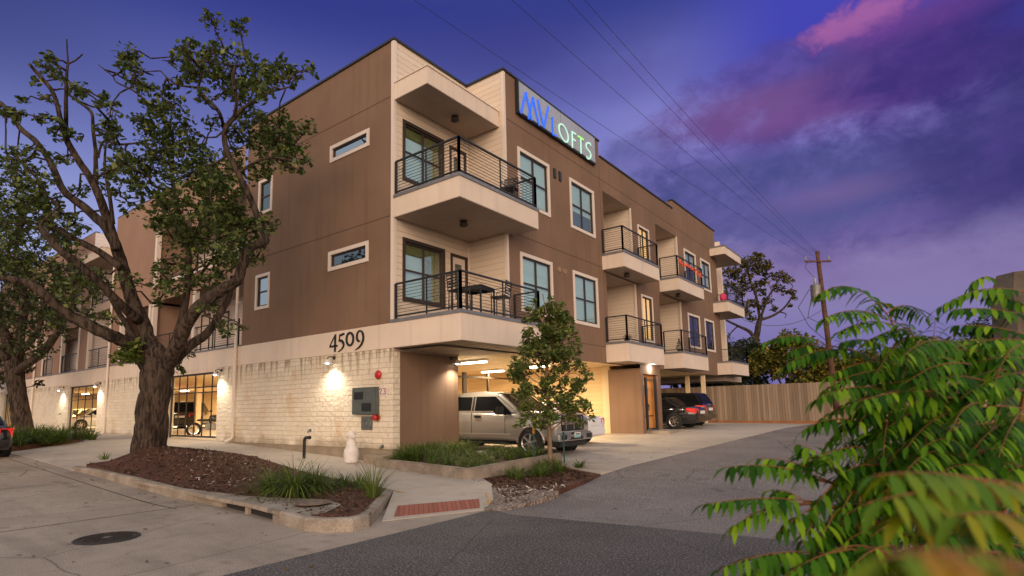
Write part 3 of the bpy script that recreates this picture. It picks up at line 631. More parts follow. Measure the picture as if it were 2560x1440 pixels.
def window(pl, c, u0, u1, z0, z1, kind='blind', tw=.12, grid=(2, 2), trim='trim', glass='glass', label=None, blindf=1.0):
    mb = MB(); a, b2, e, g = u0, u1, z0, z1
    pbox(mb, pl, c, a, b2, g-tw, g, -.03, .02); pbox(mb, pl, c, a, b2, e, e+tw, -.03, .02)
    pbox(mb, pl, c, a, a+tw, e+tw, g-tw, -.03, .02); pbox(mb, pl, c, b2-tw, b2, e+tw, g-tw, -.03, .02)
    w = mb.build('window', trim, BL)
    if label: w['label'] = label
    a += tw; b2 -= tw; e += tw; g -= tw
    mb = MB(); s = .05
    pbox(mb, pl, c, a, b2, g-s, g, .025, .085); pbox(mb, pl, c, a, b2, e, e+s, .025, .085)
    pbox(mb, pl, c, a, a+s, e+s, g-s, .025, .085); pbox(mb, pl, c, b2-s, b2, e+s, g-s, .025, .085)
    nu, nz = grid
    for i in range(1, nu):
        u = a+(b2-a)*i/nu; pbox(mb, pl, c, u-.03, u+.03, e+s, g-s, .028, .082)
    for j in range(1, nz):
        v = e+(g-e)*j/nz; pbox(mb, pl, c, a+s, b2-s, v-.025, v+.025, .032, .078)
    mb.build('sash', 'dark', w)
    mb = MB(); mb.quad(*(pt(pl, c, u, v, .055) for u, v in ((a+.02, e+.02), (b2-.02, e+.02), (b2-.02, g-.02), (a+.02, g-.02)))); mb.build('pane', glass, w)
    if kind == 'blind':
        mb = MB(); zb = g-(g-e)*blindf; pbox(mb, pl, c, a+.02, b2-.02, zb, g, .11, .12); mb.build('blind', 'blind', w)
    if kind == 'curtain':
        mb = MB(); pbox(mb, pl, c, b2-.42*(b2-a), b2, e, g, .12, .13); pbox(mb, pl, c, a, b2, g-.35, g, .105, .115); mb.build('curtain', 'curtain', w)
        mb = MB(); pbox(mb, pl, c, a, b2-.42*(b2-a), e, g-.3, .14, .15); mb.build('blind', 'blind', w)
    if kind == 'lit':
        mb = MB(); pbox(mb, pl, c, a-.05, b2+.05, e-.05, g+.05, .15, .16); mb.build('lit_room', 'lit', w)
        mb = MB(); pbox(mb, pl, c, a, a+.22*(b2-a), e, g, .12, .13); mb.build('curtain', 'curtain', w)
    mb = MB()
    e2 = [(a-.15, e-.1), (b2+.15, e-.1), (b2+.15, g+.1), (a-.15, g+.1)]
    mb.quad(*(pt(pl, c, u, v, .95) for u, v in e2))
    for k in range(4):
        (ua, za), (ub, zb) = e2[k], e2[(k+1) % 4]; mb.quad(pt(pl, c, ua, za, .165), pt(pl, c, ub, zb, .165), pt(pl, c, ub, zb, .95), pt(pl, c, ua, za, .95))
    mb.build('window_recess', 'void', w)
    return w
def door(pl, c, u0, u1, z0, z1, m='trim', glassy=True):
    mb = MB(); s = .09
    pbox(mb, pl, c, u0, u0+s, z0, z1, -.02, .1); pbox(mb, pl, c, u1-s, u1, z0, z1, -.02, .1); pbox(mb, pl, c, u0+s, u1-s, z1-s, z1, -.02, .1)
    d0 = mb.build('door', 'dark', BL)
    mb = MB(); ops = [(u0+.24, u1-.24, z0+1.0, z1-.3)] if glassy else []
    panel(mb, pl, c+(.03 if pl == 'y' else -.03), u0+s, u1-s, z0, z1-s, ops, .04); mb.build('door_leaf', m, d0)
    if glassy:
        mb = MB(); pbox(mb, pl, c, u0+.22, u1-.22, z0+.9, z1-.25, .062, .075); mb.build('pane', 'glassd', d0)
        mb = MB(); pbox(mb, pl, c, u0+.2, u1-.2, z0+.9, z1-.25, .10, .11); mb.build('curtain', 'curtain', d0)
    mb = MB(); a = pt(pl, c, u1-.17, z0+1.02, -.04); mb.lathe([(0, -.03), (.03, -.02), (.03, .02), (0, .03)], a, (0, 1, 0) if pl == 'y' else (1, 0, 0), 10); mb.build('handle', 'plate', d0)
    return d0
def holes(*w): return [(a+.10, b2-.10, e+.10, g-.10) for a, b2, e, g in w]

# street gable
W1 = (-3.06, -1.09, 9.17, 9.74); W2 = (-3.06, -1.09, 5.52, 6.16); W3 = (-7.44, -6.49, 4.78, 6.09); W4 = (-7.44, -6.49, 8.38, 9.72)
mb = MB(); panel(mb, 'y', 0, -8.31, 0, 3.54, ZT, holes(W1, W2, W3, W4)); mb.box(-8.32, -8.3, .0, 4, 3.54, ZT)
mb.quad((-8.31, 0, 3.54), (-8.31, 6, 3.54), (-8.31, 6, ZT), (-8.31, 0, ZT)); mb.build('stucco_wall', 'stucco', BL)
window('y', 0, *W1, 'none', .12, (1, 1), glass='glassr'); window('y', 0, *W2, 'none', .12, (1, 1), glass='glassd')
window('y', 0, *W3, 'none', .11, (1, 2), glass='glassd'); window('y', 0, *W4, 'none', .11, (1, 2), glass='glassd')
# drive facade
WA = [(4.09, 6.08, 7.82, 9.80), (7.53, 9.50, 7.82, 9.80), (4.09, 6.08, 4.16, 6.17), (7.53, 9.50, 4.16, 6.17)]
R1 = [(13.80, 15.12, 7.50, 9.50), (13.80, 15.12, 4.0, 6.18)]
R2 = [(19.98, 21.9, 7.85, 9.66), (22.75, 24.55, 7.80, 9.66), (19.98, 21.95, 4.16, 6.06), (22.81, 24.56, 4.16, 6.06)]
REC = [(10.32, 13.12, 7.20, 10.08), (10.32, 13.24, 3.55, 6.55), (16.0, 19.0, 7.20, 10.08), (16.0, 19.0, 3.55, 6.5)]
mb = MB()
panel(mb, 'x', Q, P0, 10.11, 2.79, ZT, holes(*WA))
panel(mb, 'x', Q, 10.11, 18.6, 2.79, ZT2, holes(*R1)+[r for r in REC if r[0] < 15]+[(16.0, 18.6, 7.2, 10.08), (16.0, 18.6, 3.55, 6.5)], .01)
panel(mb, 'x', Q, 18.6, YE, 2.79, 12.0, holes(*R2)+[(18.6, 19.0, 7.2, 10.08), (18.6, 19.0, 3.55, 6.5)], .01)
for (y, z0, z1) in ((10.11, ZT2, ZT), (18.6, ZT2, 12.0)): mb.quad((Q, y, z0), (Q-.35, y, z0), (Q-.35, y, z1), (Q, y, z1))
mb.quad((Q, YE, 2.79), (0, YE, 2.79), (0, YE, 12), (Q, YE, 12))
mb.build('stucco_wall', 'stucco', BL)
for w, bf in zip(WA, (1.0, .62, 1.0, .97)): window('x', Q, *w, 'blind', blindf=bf)
window('x', Q, *R1[0], 'lit', .09, (2, 1)); window('x', Q, *R1[1], 'lit', .09, (2, 1), label='window with an orange lit room behind it')
for w, bf in zip(R2[:2], (.5, .85)): window('x', Q, *w, 'blind', blindf=bf)
for w in R2[2:]: window('x', Q, *w, 'none', glass='glassd')
for (y0, y1, z0, z1) in REC:                     # recessed balcony niches
    D = 2.0; mb = MB()
    mb.quad((Q, y1, z0), (Q-D, y1, z0), (Q-D, y1, z1), (Q, y1, z1)); mb.quad((Q, y0, z0), (Q-D, y0, z0), (Q-D, y0, z1), (Q, y0, z1))
    mb.quad((Q-D, y0, z0), (Q-D, y1, z0), (Q-D, y1, z1), (Q-D, y0, z1)); mb.build('niche_wall', 'siding', BL)
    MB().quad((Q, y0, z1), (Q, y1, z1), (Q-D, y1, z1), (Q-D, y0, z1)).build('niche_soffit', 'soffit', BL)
    MB().quad((Q, y0, z0), (Q, y1, z0), (Q-D, y1, z0), (Q-D, y0, z0)).build('niche_floor', 'found', BL)
    mb = MB(); mb.box(Q-.06, Q+.012, y1-.05, y1+.03, z0, z1); mb.build('corner_trim', 'cream', BL)
    door('x', Q-D+.005, y0+.5, y0+1.5, z0, z0+2.45)
# corner notch
NW = [(.35, 2.18, 4.22, 6.13), (.35, 2.18, 7.88, 9.80)]
for i, (a, b2, e, g) in enumerate(NW):
    pass
mb = MB(); panel(mb, 'x', 0, .0, P0, 3.54, ZT, [(.45, 2.08, 4.30, 6.05), (.45, 2.08, 7.96, 9.72), (2.46, 3.30, 3.6, 6.06), (2.46, 3.30, 7.26, 9.72)])
mb.build('siding_wall', 'siding', BL)
mb = MB(); panel(mb, 'y', P0, 0, Q, 3.54, ZT); mb.build('siding_wall', 'siding', BL)
for (a, b2, e, g) in NW: window('x', 0, a, b2, e, g, 'curtain', .10, (2, 2), trim='dark')
for z0 in (3.58, 7.24): door('x', .003, 2.46, 3.30, z0, z0+2.50)
MB().box(-.10, .025, -.025, .09, 3.56, ZT-.02).build('corner_trim', 'trim', BL); MB().box(-.02, .022, P0-.08, P0-.0, 3.56, ZT-.3).build('corner_trim', 'trim', BL)
MB().box(Q-.09, Q+.022, P0-.025, P0+.07, 3.3, ZT-.04).build('corner_trim', 'trim', BL)
# dark metal copings
mb = MB(); mb.box(-8.35, .05, -.05, .22, ZT, ZT+.07); mb.box(-.2, .05, .22, P0+.05, ZT, ZT+.07); mb.box(.05, Q+.05, P0-.06, P0+.18, ZT, ZT+.07)
mb.box(Q-.2, Q+.05, P0+.18, 10.16, ZT, ZT+.07); mb.box(Q-.2, Q+.05, 10.16, 18.55, ZT2, ZT2+.07); mb.box(Q-.2, Q+.05, 18.55, YE+.05, 12.0, 12.07); mb.box(-.2, Q-.2, YE-.2, YE+.05, 12.0, 12.07)
mb.box(-8.5, -8.2, .22, 6, ZT, ZT+.07); mb.build('coping', 'coping', BL)
MB().box(-8.2, Q-.2, P0+.3, YE-.2, 11.2, 11.3).box(-8.2, -.2, .2, P0+.3, 11.2, 11.3).build('roof', 'found', BL)
MB().box(-8.4, -8.25, 6, YE, 2.79, 12.0).box(-8.25, 0, YE-.15, YE-.02, 2.79, 12).build('rear_wall', 'stucco', BL)
# stucco control joints, proud beads
mb = MB()
for zj in (10.42, 6.72):
    for (u0, u1) in ((-8.3, -.02),): pbox(mb, 'y', 0, u0, u1, zj-.012, zj+.012, -.004, .01)
for zj in (10.55, 6.72, 3.45):
    pbox(mb, 'x', Q, P0+.08, 10.1, zj-.012, zj+.012, -.004, .01)
pbox(mb, 'x', Q, 10.1, 25.8, 10.55-.012, 10.55+.012, -.004, .01)
pbox(mb, 'x', Q, 10.09, 10.11, 2.85, 11.4, -.003, .01)
mb.build('control_joint', 'joint', BL)
# slab bodies: canopy and balconies
def slab(name, x0, x1, y0, y1, z0, z1, m='band', top='flash', led=.09, sof='soffit'):
    o = MB().box(x0, x1, y0, y1, z0+.012, z1).build(name, m, BL)
    MB().box(x0, x1+.03, y0-.03, y1+.03, z1, z1+led).build('flashing', top, o)
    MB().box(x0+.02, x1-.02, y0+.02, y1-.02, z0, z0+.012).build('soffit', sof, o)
    return o
def railing(o, pts, zf, h=1.02, posts=None, bars=9, cornerw=.05):
    mb = MB()
    for a, b2 in zip(pts, pts[1:]):
        A = Vector((*a, zf)); B = Vector((*b2, zf)); d = (B-A); L = d.length; d.normalize(); n = max(1, round(L/1.55))
        w = Vector((-d.y, d.x, 0))*.022
        mb.obox((A+B)/2+Vector((0, 0, h)), d*(L/2), w*1.3, Vector((0, 0, .022))); mb.obox((A+B)/2+Vector((0, 0, .09)), d*(L/2), w, Vector((0, 0, .02)))
        for k in range(1, bars+1):
            zb = .09+(h-.09)*k/(bars+1); mb.obox((A+B)/2+Vector((0, 0, zb)), d*(L/2), w*.35, Vector((0, 0, .0045)))
        for i in range(n+1):
            p = A+d*(L*i/n); k = cornerw if i in (0, n) else .026
            mb.obox(p+Vector((0, 0, (h-.02)/2)), d*(k*.6), w*(k/.022*.6), Vector((0, 0, (h+.02)/2)))
    return mb.build('railing', 'black', o)
slab('canopy', 0.03, 1.385, .0, 3.36, 10.25, 10.78, led=.03, top='trim')
up = slab('balcony', .03, 2.55, -.02, 3.76, 6.615, 7.2)
lo = slab('balcony', .03, 2.55, -.022, 3.78, 2.822, 3.54)
for s, zf in ((up, 7.29), (lo, 3.63)): railing(s, [(.07, .03), (2.50, .03), (2.50, 3.70), (Q+.03, 3.70)], zf)
MB().box(-.12, .03, -.035, .1, 3.54, 3.64).build('flashing', 'flash', lo)
for (y0, y1, z0, z1, x1) in ((10.02, 13.72, 6.615, 7.2, 2.54), (16.16, 19.91, 6.615, 7.2, 2.54), (10.02, 13.72, 2.82, 3.54, 2.54), (16.16, 19.91, 2.82, 3.54, 2.54)):
    s = slab('balcony', Q-.02, x1, y0, y1, z0, z1); railing(s, [(Q+.05, y0+.05), (x1-.05, y0+.05), (x1-.05, y1-.05), (Q+.05, y1-.05)], z1+.09)
for (z0, z1, rl) in ((6.615, 7.2, 1), (2.82, 3.54, 1), (10.15, 10.62, 0)):
    s = slab('balcony' if rl else 'canopy', .2, 2.47, 24.72, 28.3, z0, z1)
    if rl: railing(s, [(2.42, 24.8), (2.42, 28.25), (.3, 28.25)], z1+.09)
MB().quad((0, YE, 3.54), (0, 30, 3.54), (0, 30, 12), (0, YE, 12)).build('siding_wall', 'siding', BL)
MB().box(-8, .75, 29.9, 30.2, 2.9, 12.4).build('end_wall', 'cream', BL)
MB().box(-8.3, Q+.0, 25.9, 29.9, 2.5, 2.85).build('floor_slab', 'soffit', BL)
for z0 in (4.0, 7.6): window('x', 0.004, 26.6, 28.2, z0, z0+2.1, 'none', trim='dark')
# ceiling lights under canopies and balconies
for (x, y, z) in ((.75, 1.9, 10.25), (1.35, 1.55, 6.615), (2.1, 11.2, 6.615), (2.1, 17.2, 6.615)):
    mb = MB(); mb.lathe([(0, 0), (.11, 0), (.12, -.02), (.09, -.05), (.13, -.11), (.13, -.15), (.05, -.19), (0, -.19)], (x, y, z), (0, 0, 1), 16); mb.build('ceiling_light', 'dark', BL)
# wall vents
for (y, z) in ((6.45, 9.62), (6.82, 9.62)): MB().box(Q-.01, Q+.045, y-.075, y+.075, z-.20, z+.16).build('wall_vent', 'black', BL)
for (y, z) in ((6.55, 6.02), (6.95, 6.02)): MB().lathe([(0, .02), (.07, .02), (.10, .035), (.11, 0)], (Q, y, z), (1, 0, 0), 14).build('wall_vent', 'stucco_left', BL)
# bands, stone ground floor
GA = (-14.35, -10.0); GB = (-27.6, -22.95); GC = (-42.1, -39.3)
MB().box(-46, .03, -.02, .14, 2.83, 3.54).build('cream_band', 'band', BL)
mb = MB()
for (a, b2) in ((-46, -12.5),): mb.box(a, b2, -.045, .14, 3.54, 3.60)
mb.box(-12.5, -8.4, -.045, .14, 3.54, 3.60); mb.build('flashing', 'flash', BL)
for i, (a, b2) in enumerate(((GA[1], 0), (GB[1], GA[0]), (GC[1], GB[0]), (-46, GC[0]))):
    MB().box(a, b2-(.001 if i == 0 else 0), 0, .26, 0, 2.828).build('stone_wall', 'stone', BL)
    MB().box(a+.01, b2-.02, .012, .25, -.75, -.001).build('foundation', 'found', BL)
for g in (GA, GB, GC): MB().box(g[0], g[1], .0, .26, 2.70, 2.829).build('gate_lintel', 'band', BL)
MB().box(-.16, .004, .262, 2.76, -.8, 2.74).build('stucco_wall', 'stucco', BL)
MB().box(-.17, .02, .01, 2.78, 2.741, 2.81).build('wall_cap', 'soffit', BL)
# hall under the building
GF = lambda x, y: min(.05, G(x, y))
MB().quad((-46, .26, 2.785), (Q-.01, .26, 2.785), (Q-.01, 30, 2.785), (-46, 30, 2.785)).build('garage_ceiling', 'garage', BL)
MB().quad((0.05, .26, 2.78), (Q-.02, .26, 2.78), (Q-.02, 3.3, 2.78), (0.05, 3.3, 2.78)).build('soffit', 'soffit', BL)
MB().box(-46, .80, 11.86, 12.1, -.6, 2.78).build('garage_wall', 'garsiding', BL)
MB().box(.45, .83, 11.78, 11.86, -.3, 2.78).build('garage_pier', 'garage', BL)
for x in (-45.7,): MB().box(x-.1, x+.1, .3, 11.86, -.4, 2.78).build('partition_wall', 'garage', BL)
for (x, y) in ((ony(495, 1000, 2.6).x, 2.6), (-17.5, 8.5), (-25.5, 4.2), (-9.0, 6.8), (-33, 5)): MB().box(x-.12, x+.12, y-.12, y+.12, -.4, 2.78).build('garage_post', 'garage', BL)
drape('garage_floor', [(-46, .2), (-.5, .2), (-.5, 11.9), (-46, 11.9)], G, .008, 'drive', skirt=.1)
drape('garage_sill', [(-46, .26), (-46, -.001), (-.2, -.001), (-.2, .26)], G, .012, 'drive', skirt=.1)
# stair lobby with the street door
LX = 2.30; LY0, LY1 = 11.62, 13.75
mb = MB(); panel(mb, 'y', LY0, .84, LX, -.4, 2.62); panel(mb, 'x', LX, LY0, LY1, -.4, 2.80, [(11.86, 13.42, .0, 2.40)], .25)
mb.quad((LX, LY1, -.4), (-1, LY1, -.4), (-1, LY1, 2.78), (LX, LY1, 2.78)); mb.quad((.84, LY0, 2.62), (LX, LY0, 2.62), (LX, LY1, 2.7), (.84, LY1, 2.7)); mb.build('lobby_wall', 'stucco', BL)
d0 = MB().box(LX-.27, LX-.2, 11.86, 13.42, .0, 2.40).build('door', 'orangedoor', BL)
MB().box(LX-.2, LX-.185, 12.35, 12.75, 1.55, 1.95).build('notice', 'ceramic', d0); MB().box(LX-.185, LX-.18, 12.39, 12.71, 1.72, 1.78).build('notice_band', 'blackp', d0)
MB().box(LX-.2, LX-.185, 12.3, 13.2, .62, .66).build('kick_rail', 'dark', d0)
MB().box(LX-.7, LX+1.0, 11.9, 13.7, -.4, .05).build('door_step', 'kerb', BL, bevel=.02)
t = empty('door_gate', (LX-.02, 12.6, .02), 0, 'black metal security gate in front of the orange wooden lobby door', 'gate')
mb = MB(); mb.box(-.03, .03, -.54, -.38, .03, 2.25); mb.box(-.03, .03, .46, .62, .03, 2.25); mb.box(-.022, .022, -.38, .46, 2.13, 2.17); mb.box(-.022, .022, -.38, .46, .05, .12); mb.build('gate_frame', 'black', t)
MB().box(.03, .09, -.66, -.40, 1.02, 1.12).build('lock', 'black', t); MB().box(.03, .05, -.37, -.28, .84, 1.06).build('handle', 'plate', t)
MB().lathe([(0, -.05), (.07, -.05), (.07, .05), (0, .05)], (.09, -.5, .05), (0, 1, 0), 12).build('caster', 'plate', t)
# carport posts
for i, (x, y) in enumerate((tuple(onz(1718, 945, 2.6))[:2], (1.42, 22.4))):
    o = MB().box(-.10, .10, -.10, .10, -.1, 2.62-.02).build('carport_post', 'garage', BL, loc=(x, y, .12))
# downspouts
for (x, y) in ((-8.55, -.10), (-21.45, -.10), (-34.6, -.10)):
    mb = MB(); zt = 6.9 if x > -9 else 10.2
    mb.tube([(x, y, zt), (x, y, .18), (x-.03, y-.10, .08), (x-.06, y-.24, .02)], [.058, .058, .055, .06], 8)
    for zz in (.9, 3.0, 5.2): mb.box(x-.075, x+.075, y-.02, y+.09, zz, zz+.05)
    mb.build('downspout', 'trim', BL)

# street wing behind the oaks
mb = MB()
panel(mb, 'y', 0, -21.7, -16.5, 3.56, ZT2, [(-20.3, -16.75, 3.56, 6.2)], .25)
panel(mb, 'y', 0, -16.5, -8.5, 9.72, ZT2); panel(mb, 'y', 0, -16.5, -8.5, 6.25, 7.0)
mb.quad((-16.5, 0, 3.56), (-16.5, 2.2, 3.56), (-16.5, 2.2, ZT2), (-16.5, 0, ZT2)); mb.quad((-21.7, 0, 3.56), (-21.7, 2.2, 3.56), (-21.7, 2.2, ZT2), (-21.7, 0, ZT2))
panel(mb, 'y', .02, -12.9, -12.3, 3.6, 9.72); mb.build('stucco_wall', 'stucco_left', BL)
mb = MB()
panel(mb, 'y', 0, -46, -25.0, 3.56, 11.45, [(-29.6, -26.5, 3.6, 6.2), (-33.3, -31.2, 3.6, 6.2), (-29.6, -26.5, 7.1, 9.6), (-33.3, -31.2, 7.1, 9.6), (-40.6, -37.6, 3.6, 6.2), (-40.6, -37.6, 7.1, 9.6)], .25); mb.build('stucco_wall', 'stucco_left', BL)
mb = MB(); mb.quad((-16.6, 2.0, 3.56), (-8.3, 2.0, 3.56), (-8.3, 2.0, 9.72), (-16.6, 2.0, 9.72)); mb.quad((-21.7, 1.9, 3.56), (-16.5, 1.9, 3.56), (-16.5, 1.9, 6.3), (-21.7, 1.9, 6.3))
mb.quad((-25, 0, 3.56), (-25, 1.9, 3.56), (-25, 1.9, 11.45), (-25, 0, 11.45)); mb.quad((-25, 1.9, 3.56), (-21.7, 1.9, 3.56), (-21.7, 1.9, 11.0), (-25, 1.9, 11.0))
mb.quad((-46, 1.9, 3.56), (-25, 1.9, 3.56), (-25, 1.9, 10), (-46, 1.9, 10)); mb.build('siding_wall', 'sidingw', BL)
MB().box(-16.5, -8.4, .05, 2.0, 7.0, 7.1).box(-16.5, -8.4, .05, 2.0, 9.66, 9.76).box(-46, -8.4, .15, 2.0, 3.5, 3.57).box(-21.6, -16.5, .15, 1.9, 6.2, 6.3).box(-45.9, -25.1, .15, 1.9, 6.2, 7.1).box(-45.9, -25.1, .15, 1.9, 9.6, 9.7).box(-25, -21.7, .05, 1.9, 6.7, 7.1).build('floor_slab', 'soffit', BL)
for (a, b2, z) in ((-25.3, -21.9, 9.42), ): s = slab('canopy', a, b2, -.55, 1.9, z, z+.46, led=.03, top='trim')
for (a, b2, y, z) in ((-16.4, -12.9, .04, 7.1), (-12.3, -8.55, .04, 7.1), (-12.3, -8.65, .04, 3.6), (-16.4, -12.9, .04, 3.6), (-24.9, -21.8, .04, 7.1), (-24.9, -21.8, .04, 3.6), (-20.2, -16.9, .04, 3.6), (-29.5, -26.6, .04, 3.6), (-33.2, -31.3, .04, 3.6), (-29.5, -26.6, .04, 7.1), (-33.2, -31.3, .04, 7.1), (-40.5, -37.7, .04, 3.6), (-40.5, -37.7, .04, 7.1)):
    railing(BL, [(a, y), (b2, y)], z)
for x in (-16.45, -12.3, -20.3, -16.8, -24.95, -29.6, -26.5, -33.3): MB().box(x-.11, x+.11, -.03, .16, 3.6, 6.2).build('corner_trim', 'trim', BL)
MB().box(-16.56, -16.34, -.03, .16, 7.13, 9.7).build('corner_trim', 'trim', BL); MB().box(-16.5, -8.5, -.05, .1, 6.98, 7.12).build('ledge_trim', 'trim', BL)
for z0 in (3.62, 7.14):
    window('y', 2.0, -10.4, -9.25, z0+.1, z0+2.15, 'blind', .08, (1, 2), trim='dark', blindf=.8); door('y', 1.995, -9.2, -8.45, z0, z0+2.2)
    door('y', 1.995, -15.9, -15.0, z0, z0+2.2); window('y', 2.0, -14.7, -13.2, z0+.3, z0+2.1, 'blind', .08, (2, 2), trim='dark')
MB().box(-21.7, -8.5, .0, .2, ZT2, ZT2+.06).box(-46, -25, .0, .2, 11.45, 11.51).build('coping', 'coping', BL)
MB().box(-46, -8.4, 6.0, 6.2, 2.79, 10.8).box(-46, -45.8, .2, 6, 0, 10.8).box(-46, -8.4, 1.95, 6, 10.75, 10.8).build('rear_wall', 'stucco_left', BL)
# ------------------------------------------------------------------ sign and house number
t = empty('building_sign', (Q, 6.8, 11.5), 0, 'long grey lit sign board with blue and mint letters high on the brown facade', 'sign')
sx = Q+.16
def rel(p, o): return Vector(p)-Vector(o)
mb = MB(); mb.box(-.001, .13, 4.04-6.8, 9.59-6.8, 10.94-11.5, 12.13-11.5); mb.build('sign_case', 'black', t)
MB().box(.13, .145, 4.10-6.8, 9.53-6.8, 11.0-11.5, 12.07-11.5).build('sign_face', 'signp', t)
mb = MB()
for y in (5.4, 6.8, 8.2): mb.box(.1452, .147, y-6.8-.006, y-6.8+.006, -.49, .56)
mb.box(.1452, .147, -2.68, 2.71, .03, .036); mb.build('panel_joint', 'panel', t)
SP = lambda x, y: rel(onx(1270+x/6, 190+y/6, sx), t.location)
def stroke(name, lines, m, r):
    mb = MB()
    for ln in lines: mb.ribbon([SP(*p) for p in ln], r, (1, 0, 0), .03)
    mb.build(name, m, t)
stroke('letter_m', [[(188, 560), (265, 250)], [(262, 245), (310, 450), (352, 668)], [(302, 645), (372, 322)], [(368, 322), (415, 540), (465, 745)]], 'blue', .040)
stroke('letter_v', [[(440, 352), (490, 580), (537, 778)], [(535, 775), (602, 462)]], 'blue', .040)
stroke('letter_l', [[(662, 620), (667, 880)], [(665, 872), (726, 903)]], 'blue', .030)
O = [(830+66*math.cos(a)-22*math.sin(a), 858-128*math.sin(a)+42*math.cos(a)) for a in [2*math.pi*i/28 for i in range(29)]]
stroke('letter_o', [O], 'mint', .030)
stroke('letter_f', [[(958, 832), (962, 1078)], [(956, 840), (1012, 876)], [(960, 945), (1008, 975)]], 'mint', .030)
stroke('letter_t', [[(1086, 935), (1092, 1165)]], 'mint', .031); stroke('letter_t', [[(1045, 903), (1127, 958)]], 'lime', .034)
stroke('letter_s', [[(1238, 1045), (1225, 1015), (1200, 1003), (1175, 1015), (1166, 1045), (1175, 1085), (1200, 1115), (1228, 1150), (1240, 1190), (1232, 1228), (1212, 1245), (1188, 1238), (1172, 1208)]], 'mint', .030)
t = empty('house_number', (-2.05, -.03, 3.2), 0, 'black old style metal numerals 4509 fixed on the cream band', 'house number')
NP = lambda x, y: rel(ony(800+x/14.4, 800+y/14.4, -.022), t.location)
k = .00105
def digit(name, lines):
    mb = MB()
    for ln in lines: mb.ribbon([NP(p[0], p[1]) for p in ln], [p[2]*k for p in ln], (0, -1, 0), .028)
    mb.build(name, 'blackp', t)
digit('digit_four', [[(568, 518, 30), (560, 800, 34), (550, 1150, 32)], [(575, 530, 14), (470, 720, 13), (365, 960, 14)], [(362, 968, 28), (500, 945, 26), (640, 925, 26)]])
digit('digit_five', [[(712, 568, 32), (790, 535, 32), (885, 492, 28)], [(722, 560, 12), (706, 740, 12)], [(690, 742, 34), (750, 738, 36), (810, 765, 36), (850, 820, 36), (868, 890, 34), (850, 970, 30), (790, 1060, 22), (665, 1150, 8)]])
digit('digit_zero', [[(1090+122*math.cos(a), 688-228*math.sin(a)-14*math.cos(a), 27+9*abs(math.cos(a))) for a in [2*math.pi*i/26 for i in range(27)]]])
digit('digit_nine', [[(1450, 752, 16), (1405, 765, 30), (1360, 720, 36), (1338, 620, 36), (1352, 500, 32), (1395, 420, 24), (1450, 385, 20), (1510, 405, 26), (1555, 490, 34), (1574, 610, 36), (1562, 740, 36), (1510, 870, 34), (1430, 980, 26), (1285, 1082, 9)]])

# ------------------------------------------------------------------ wall lamps
def lamp_light(name, loc, e, col, size, parent=None, kind='POINT', rot=None, spot=None):
    l = bpy.data.lights.new(name, kind); l.energy = e; l.color = col
    if kind == 'AREA': l.shape = 'RECTANGLE'; l.size, l.size_y = size
    else: l.shadow_soft_size = size
    if kind == 'SPOT': l.spot_size = R(spot); l.spot_blend = .8
    o = bpy.data.objects.new(name, l); C.objects.link(o); o.location = loc
    if rot: o.rotation_euler = rot
    if parent: o.parent = parent
    return o
def wall_lamp(x, y, z, face, label, e=150):
    t = empty('wall_lamp', (x, y, z), 0 if face == 'y' else math.pi/2, label, 'wall lamp', 'white shaded barn lamps on the ground floor walls')
    MB().lathe([(0, 0), (.06, 0), (.06, .03), (0, .03)], (0, 0, .16), (0, -1, 0), 14).build('back_plate', 'dark', t)
    MB().tube([(0, -.02, .16), (0, -.14, .20), (0, -.24, .16), (0, -.26, .09)], .016, 8).build('arm', 'dark', t)
    MB().lathe([(.035, .10), (.05, .085), (.07, .03), (.15, -.015), (.165, -.03), (.15, -.025), (.06, .02), (.0, .03)], (0, -.26, 0), (0, 0, 1), 20).build('shade', 'white', t, True)
    MB().lathe([(0, .012), (.035, .0), (.045, -.03), (.03, -.055), (0, -.06)], (0, -.26, .01), (0, 0, 1), 12).build('bulb', 'bulb', t, True)
    lamp_light('lamp_light', (0, -.24, -.07), e, (1, .88, .66), .04, t, 'SPOT', (R(-12), 0, 0), 150)
    return t
wall_lamp(-2.67, 0, 2.56, 'y', 'barn lamp on the stone wall just under the numerals')
wall_lamp(-9.72, 0, 2.55, 'y', 'barn lamp on the stone at the right jamb of the gate beside the downspout')
wall_lamp(-22.6, 0, 2.55, 'y', 'barn lamp at the right jamb of the gate far along the street')
wall_lamp(-28.6, 0, 2.55, 'y', 'barn lamp on the stone left of the far gate with the gold car inside')
wall_lamp(0.0, 2.44, 2.50, 'x', 'barn lamp on the short brown wall beside the pickup truck')
wall_lamp(LX-.6, 14.25, 2.35, 'x', 'small lit lamp beside the black cars right of the lobby door', 25)
lamp_light('lobby_soffit_light', (LX+.16, 12.6, 2.66), 30, (1, .9, .75), .05)

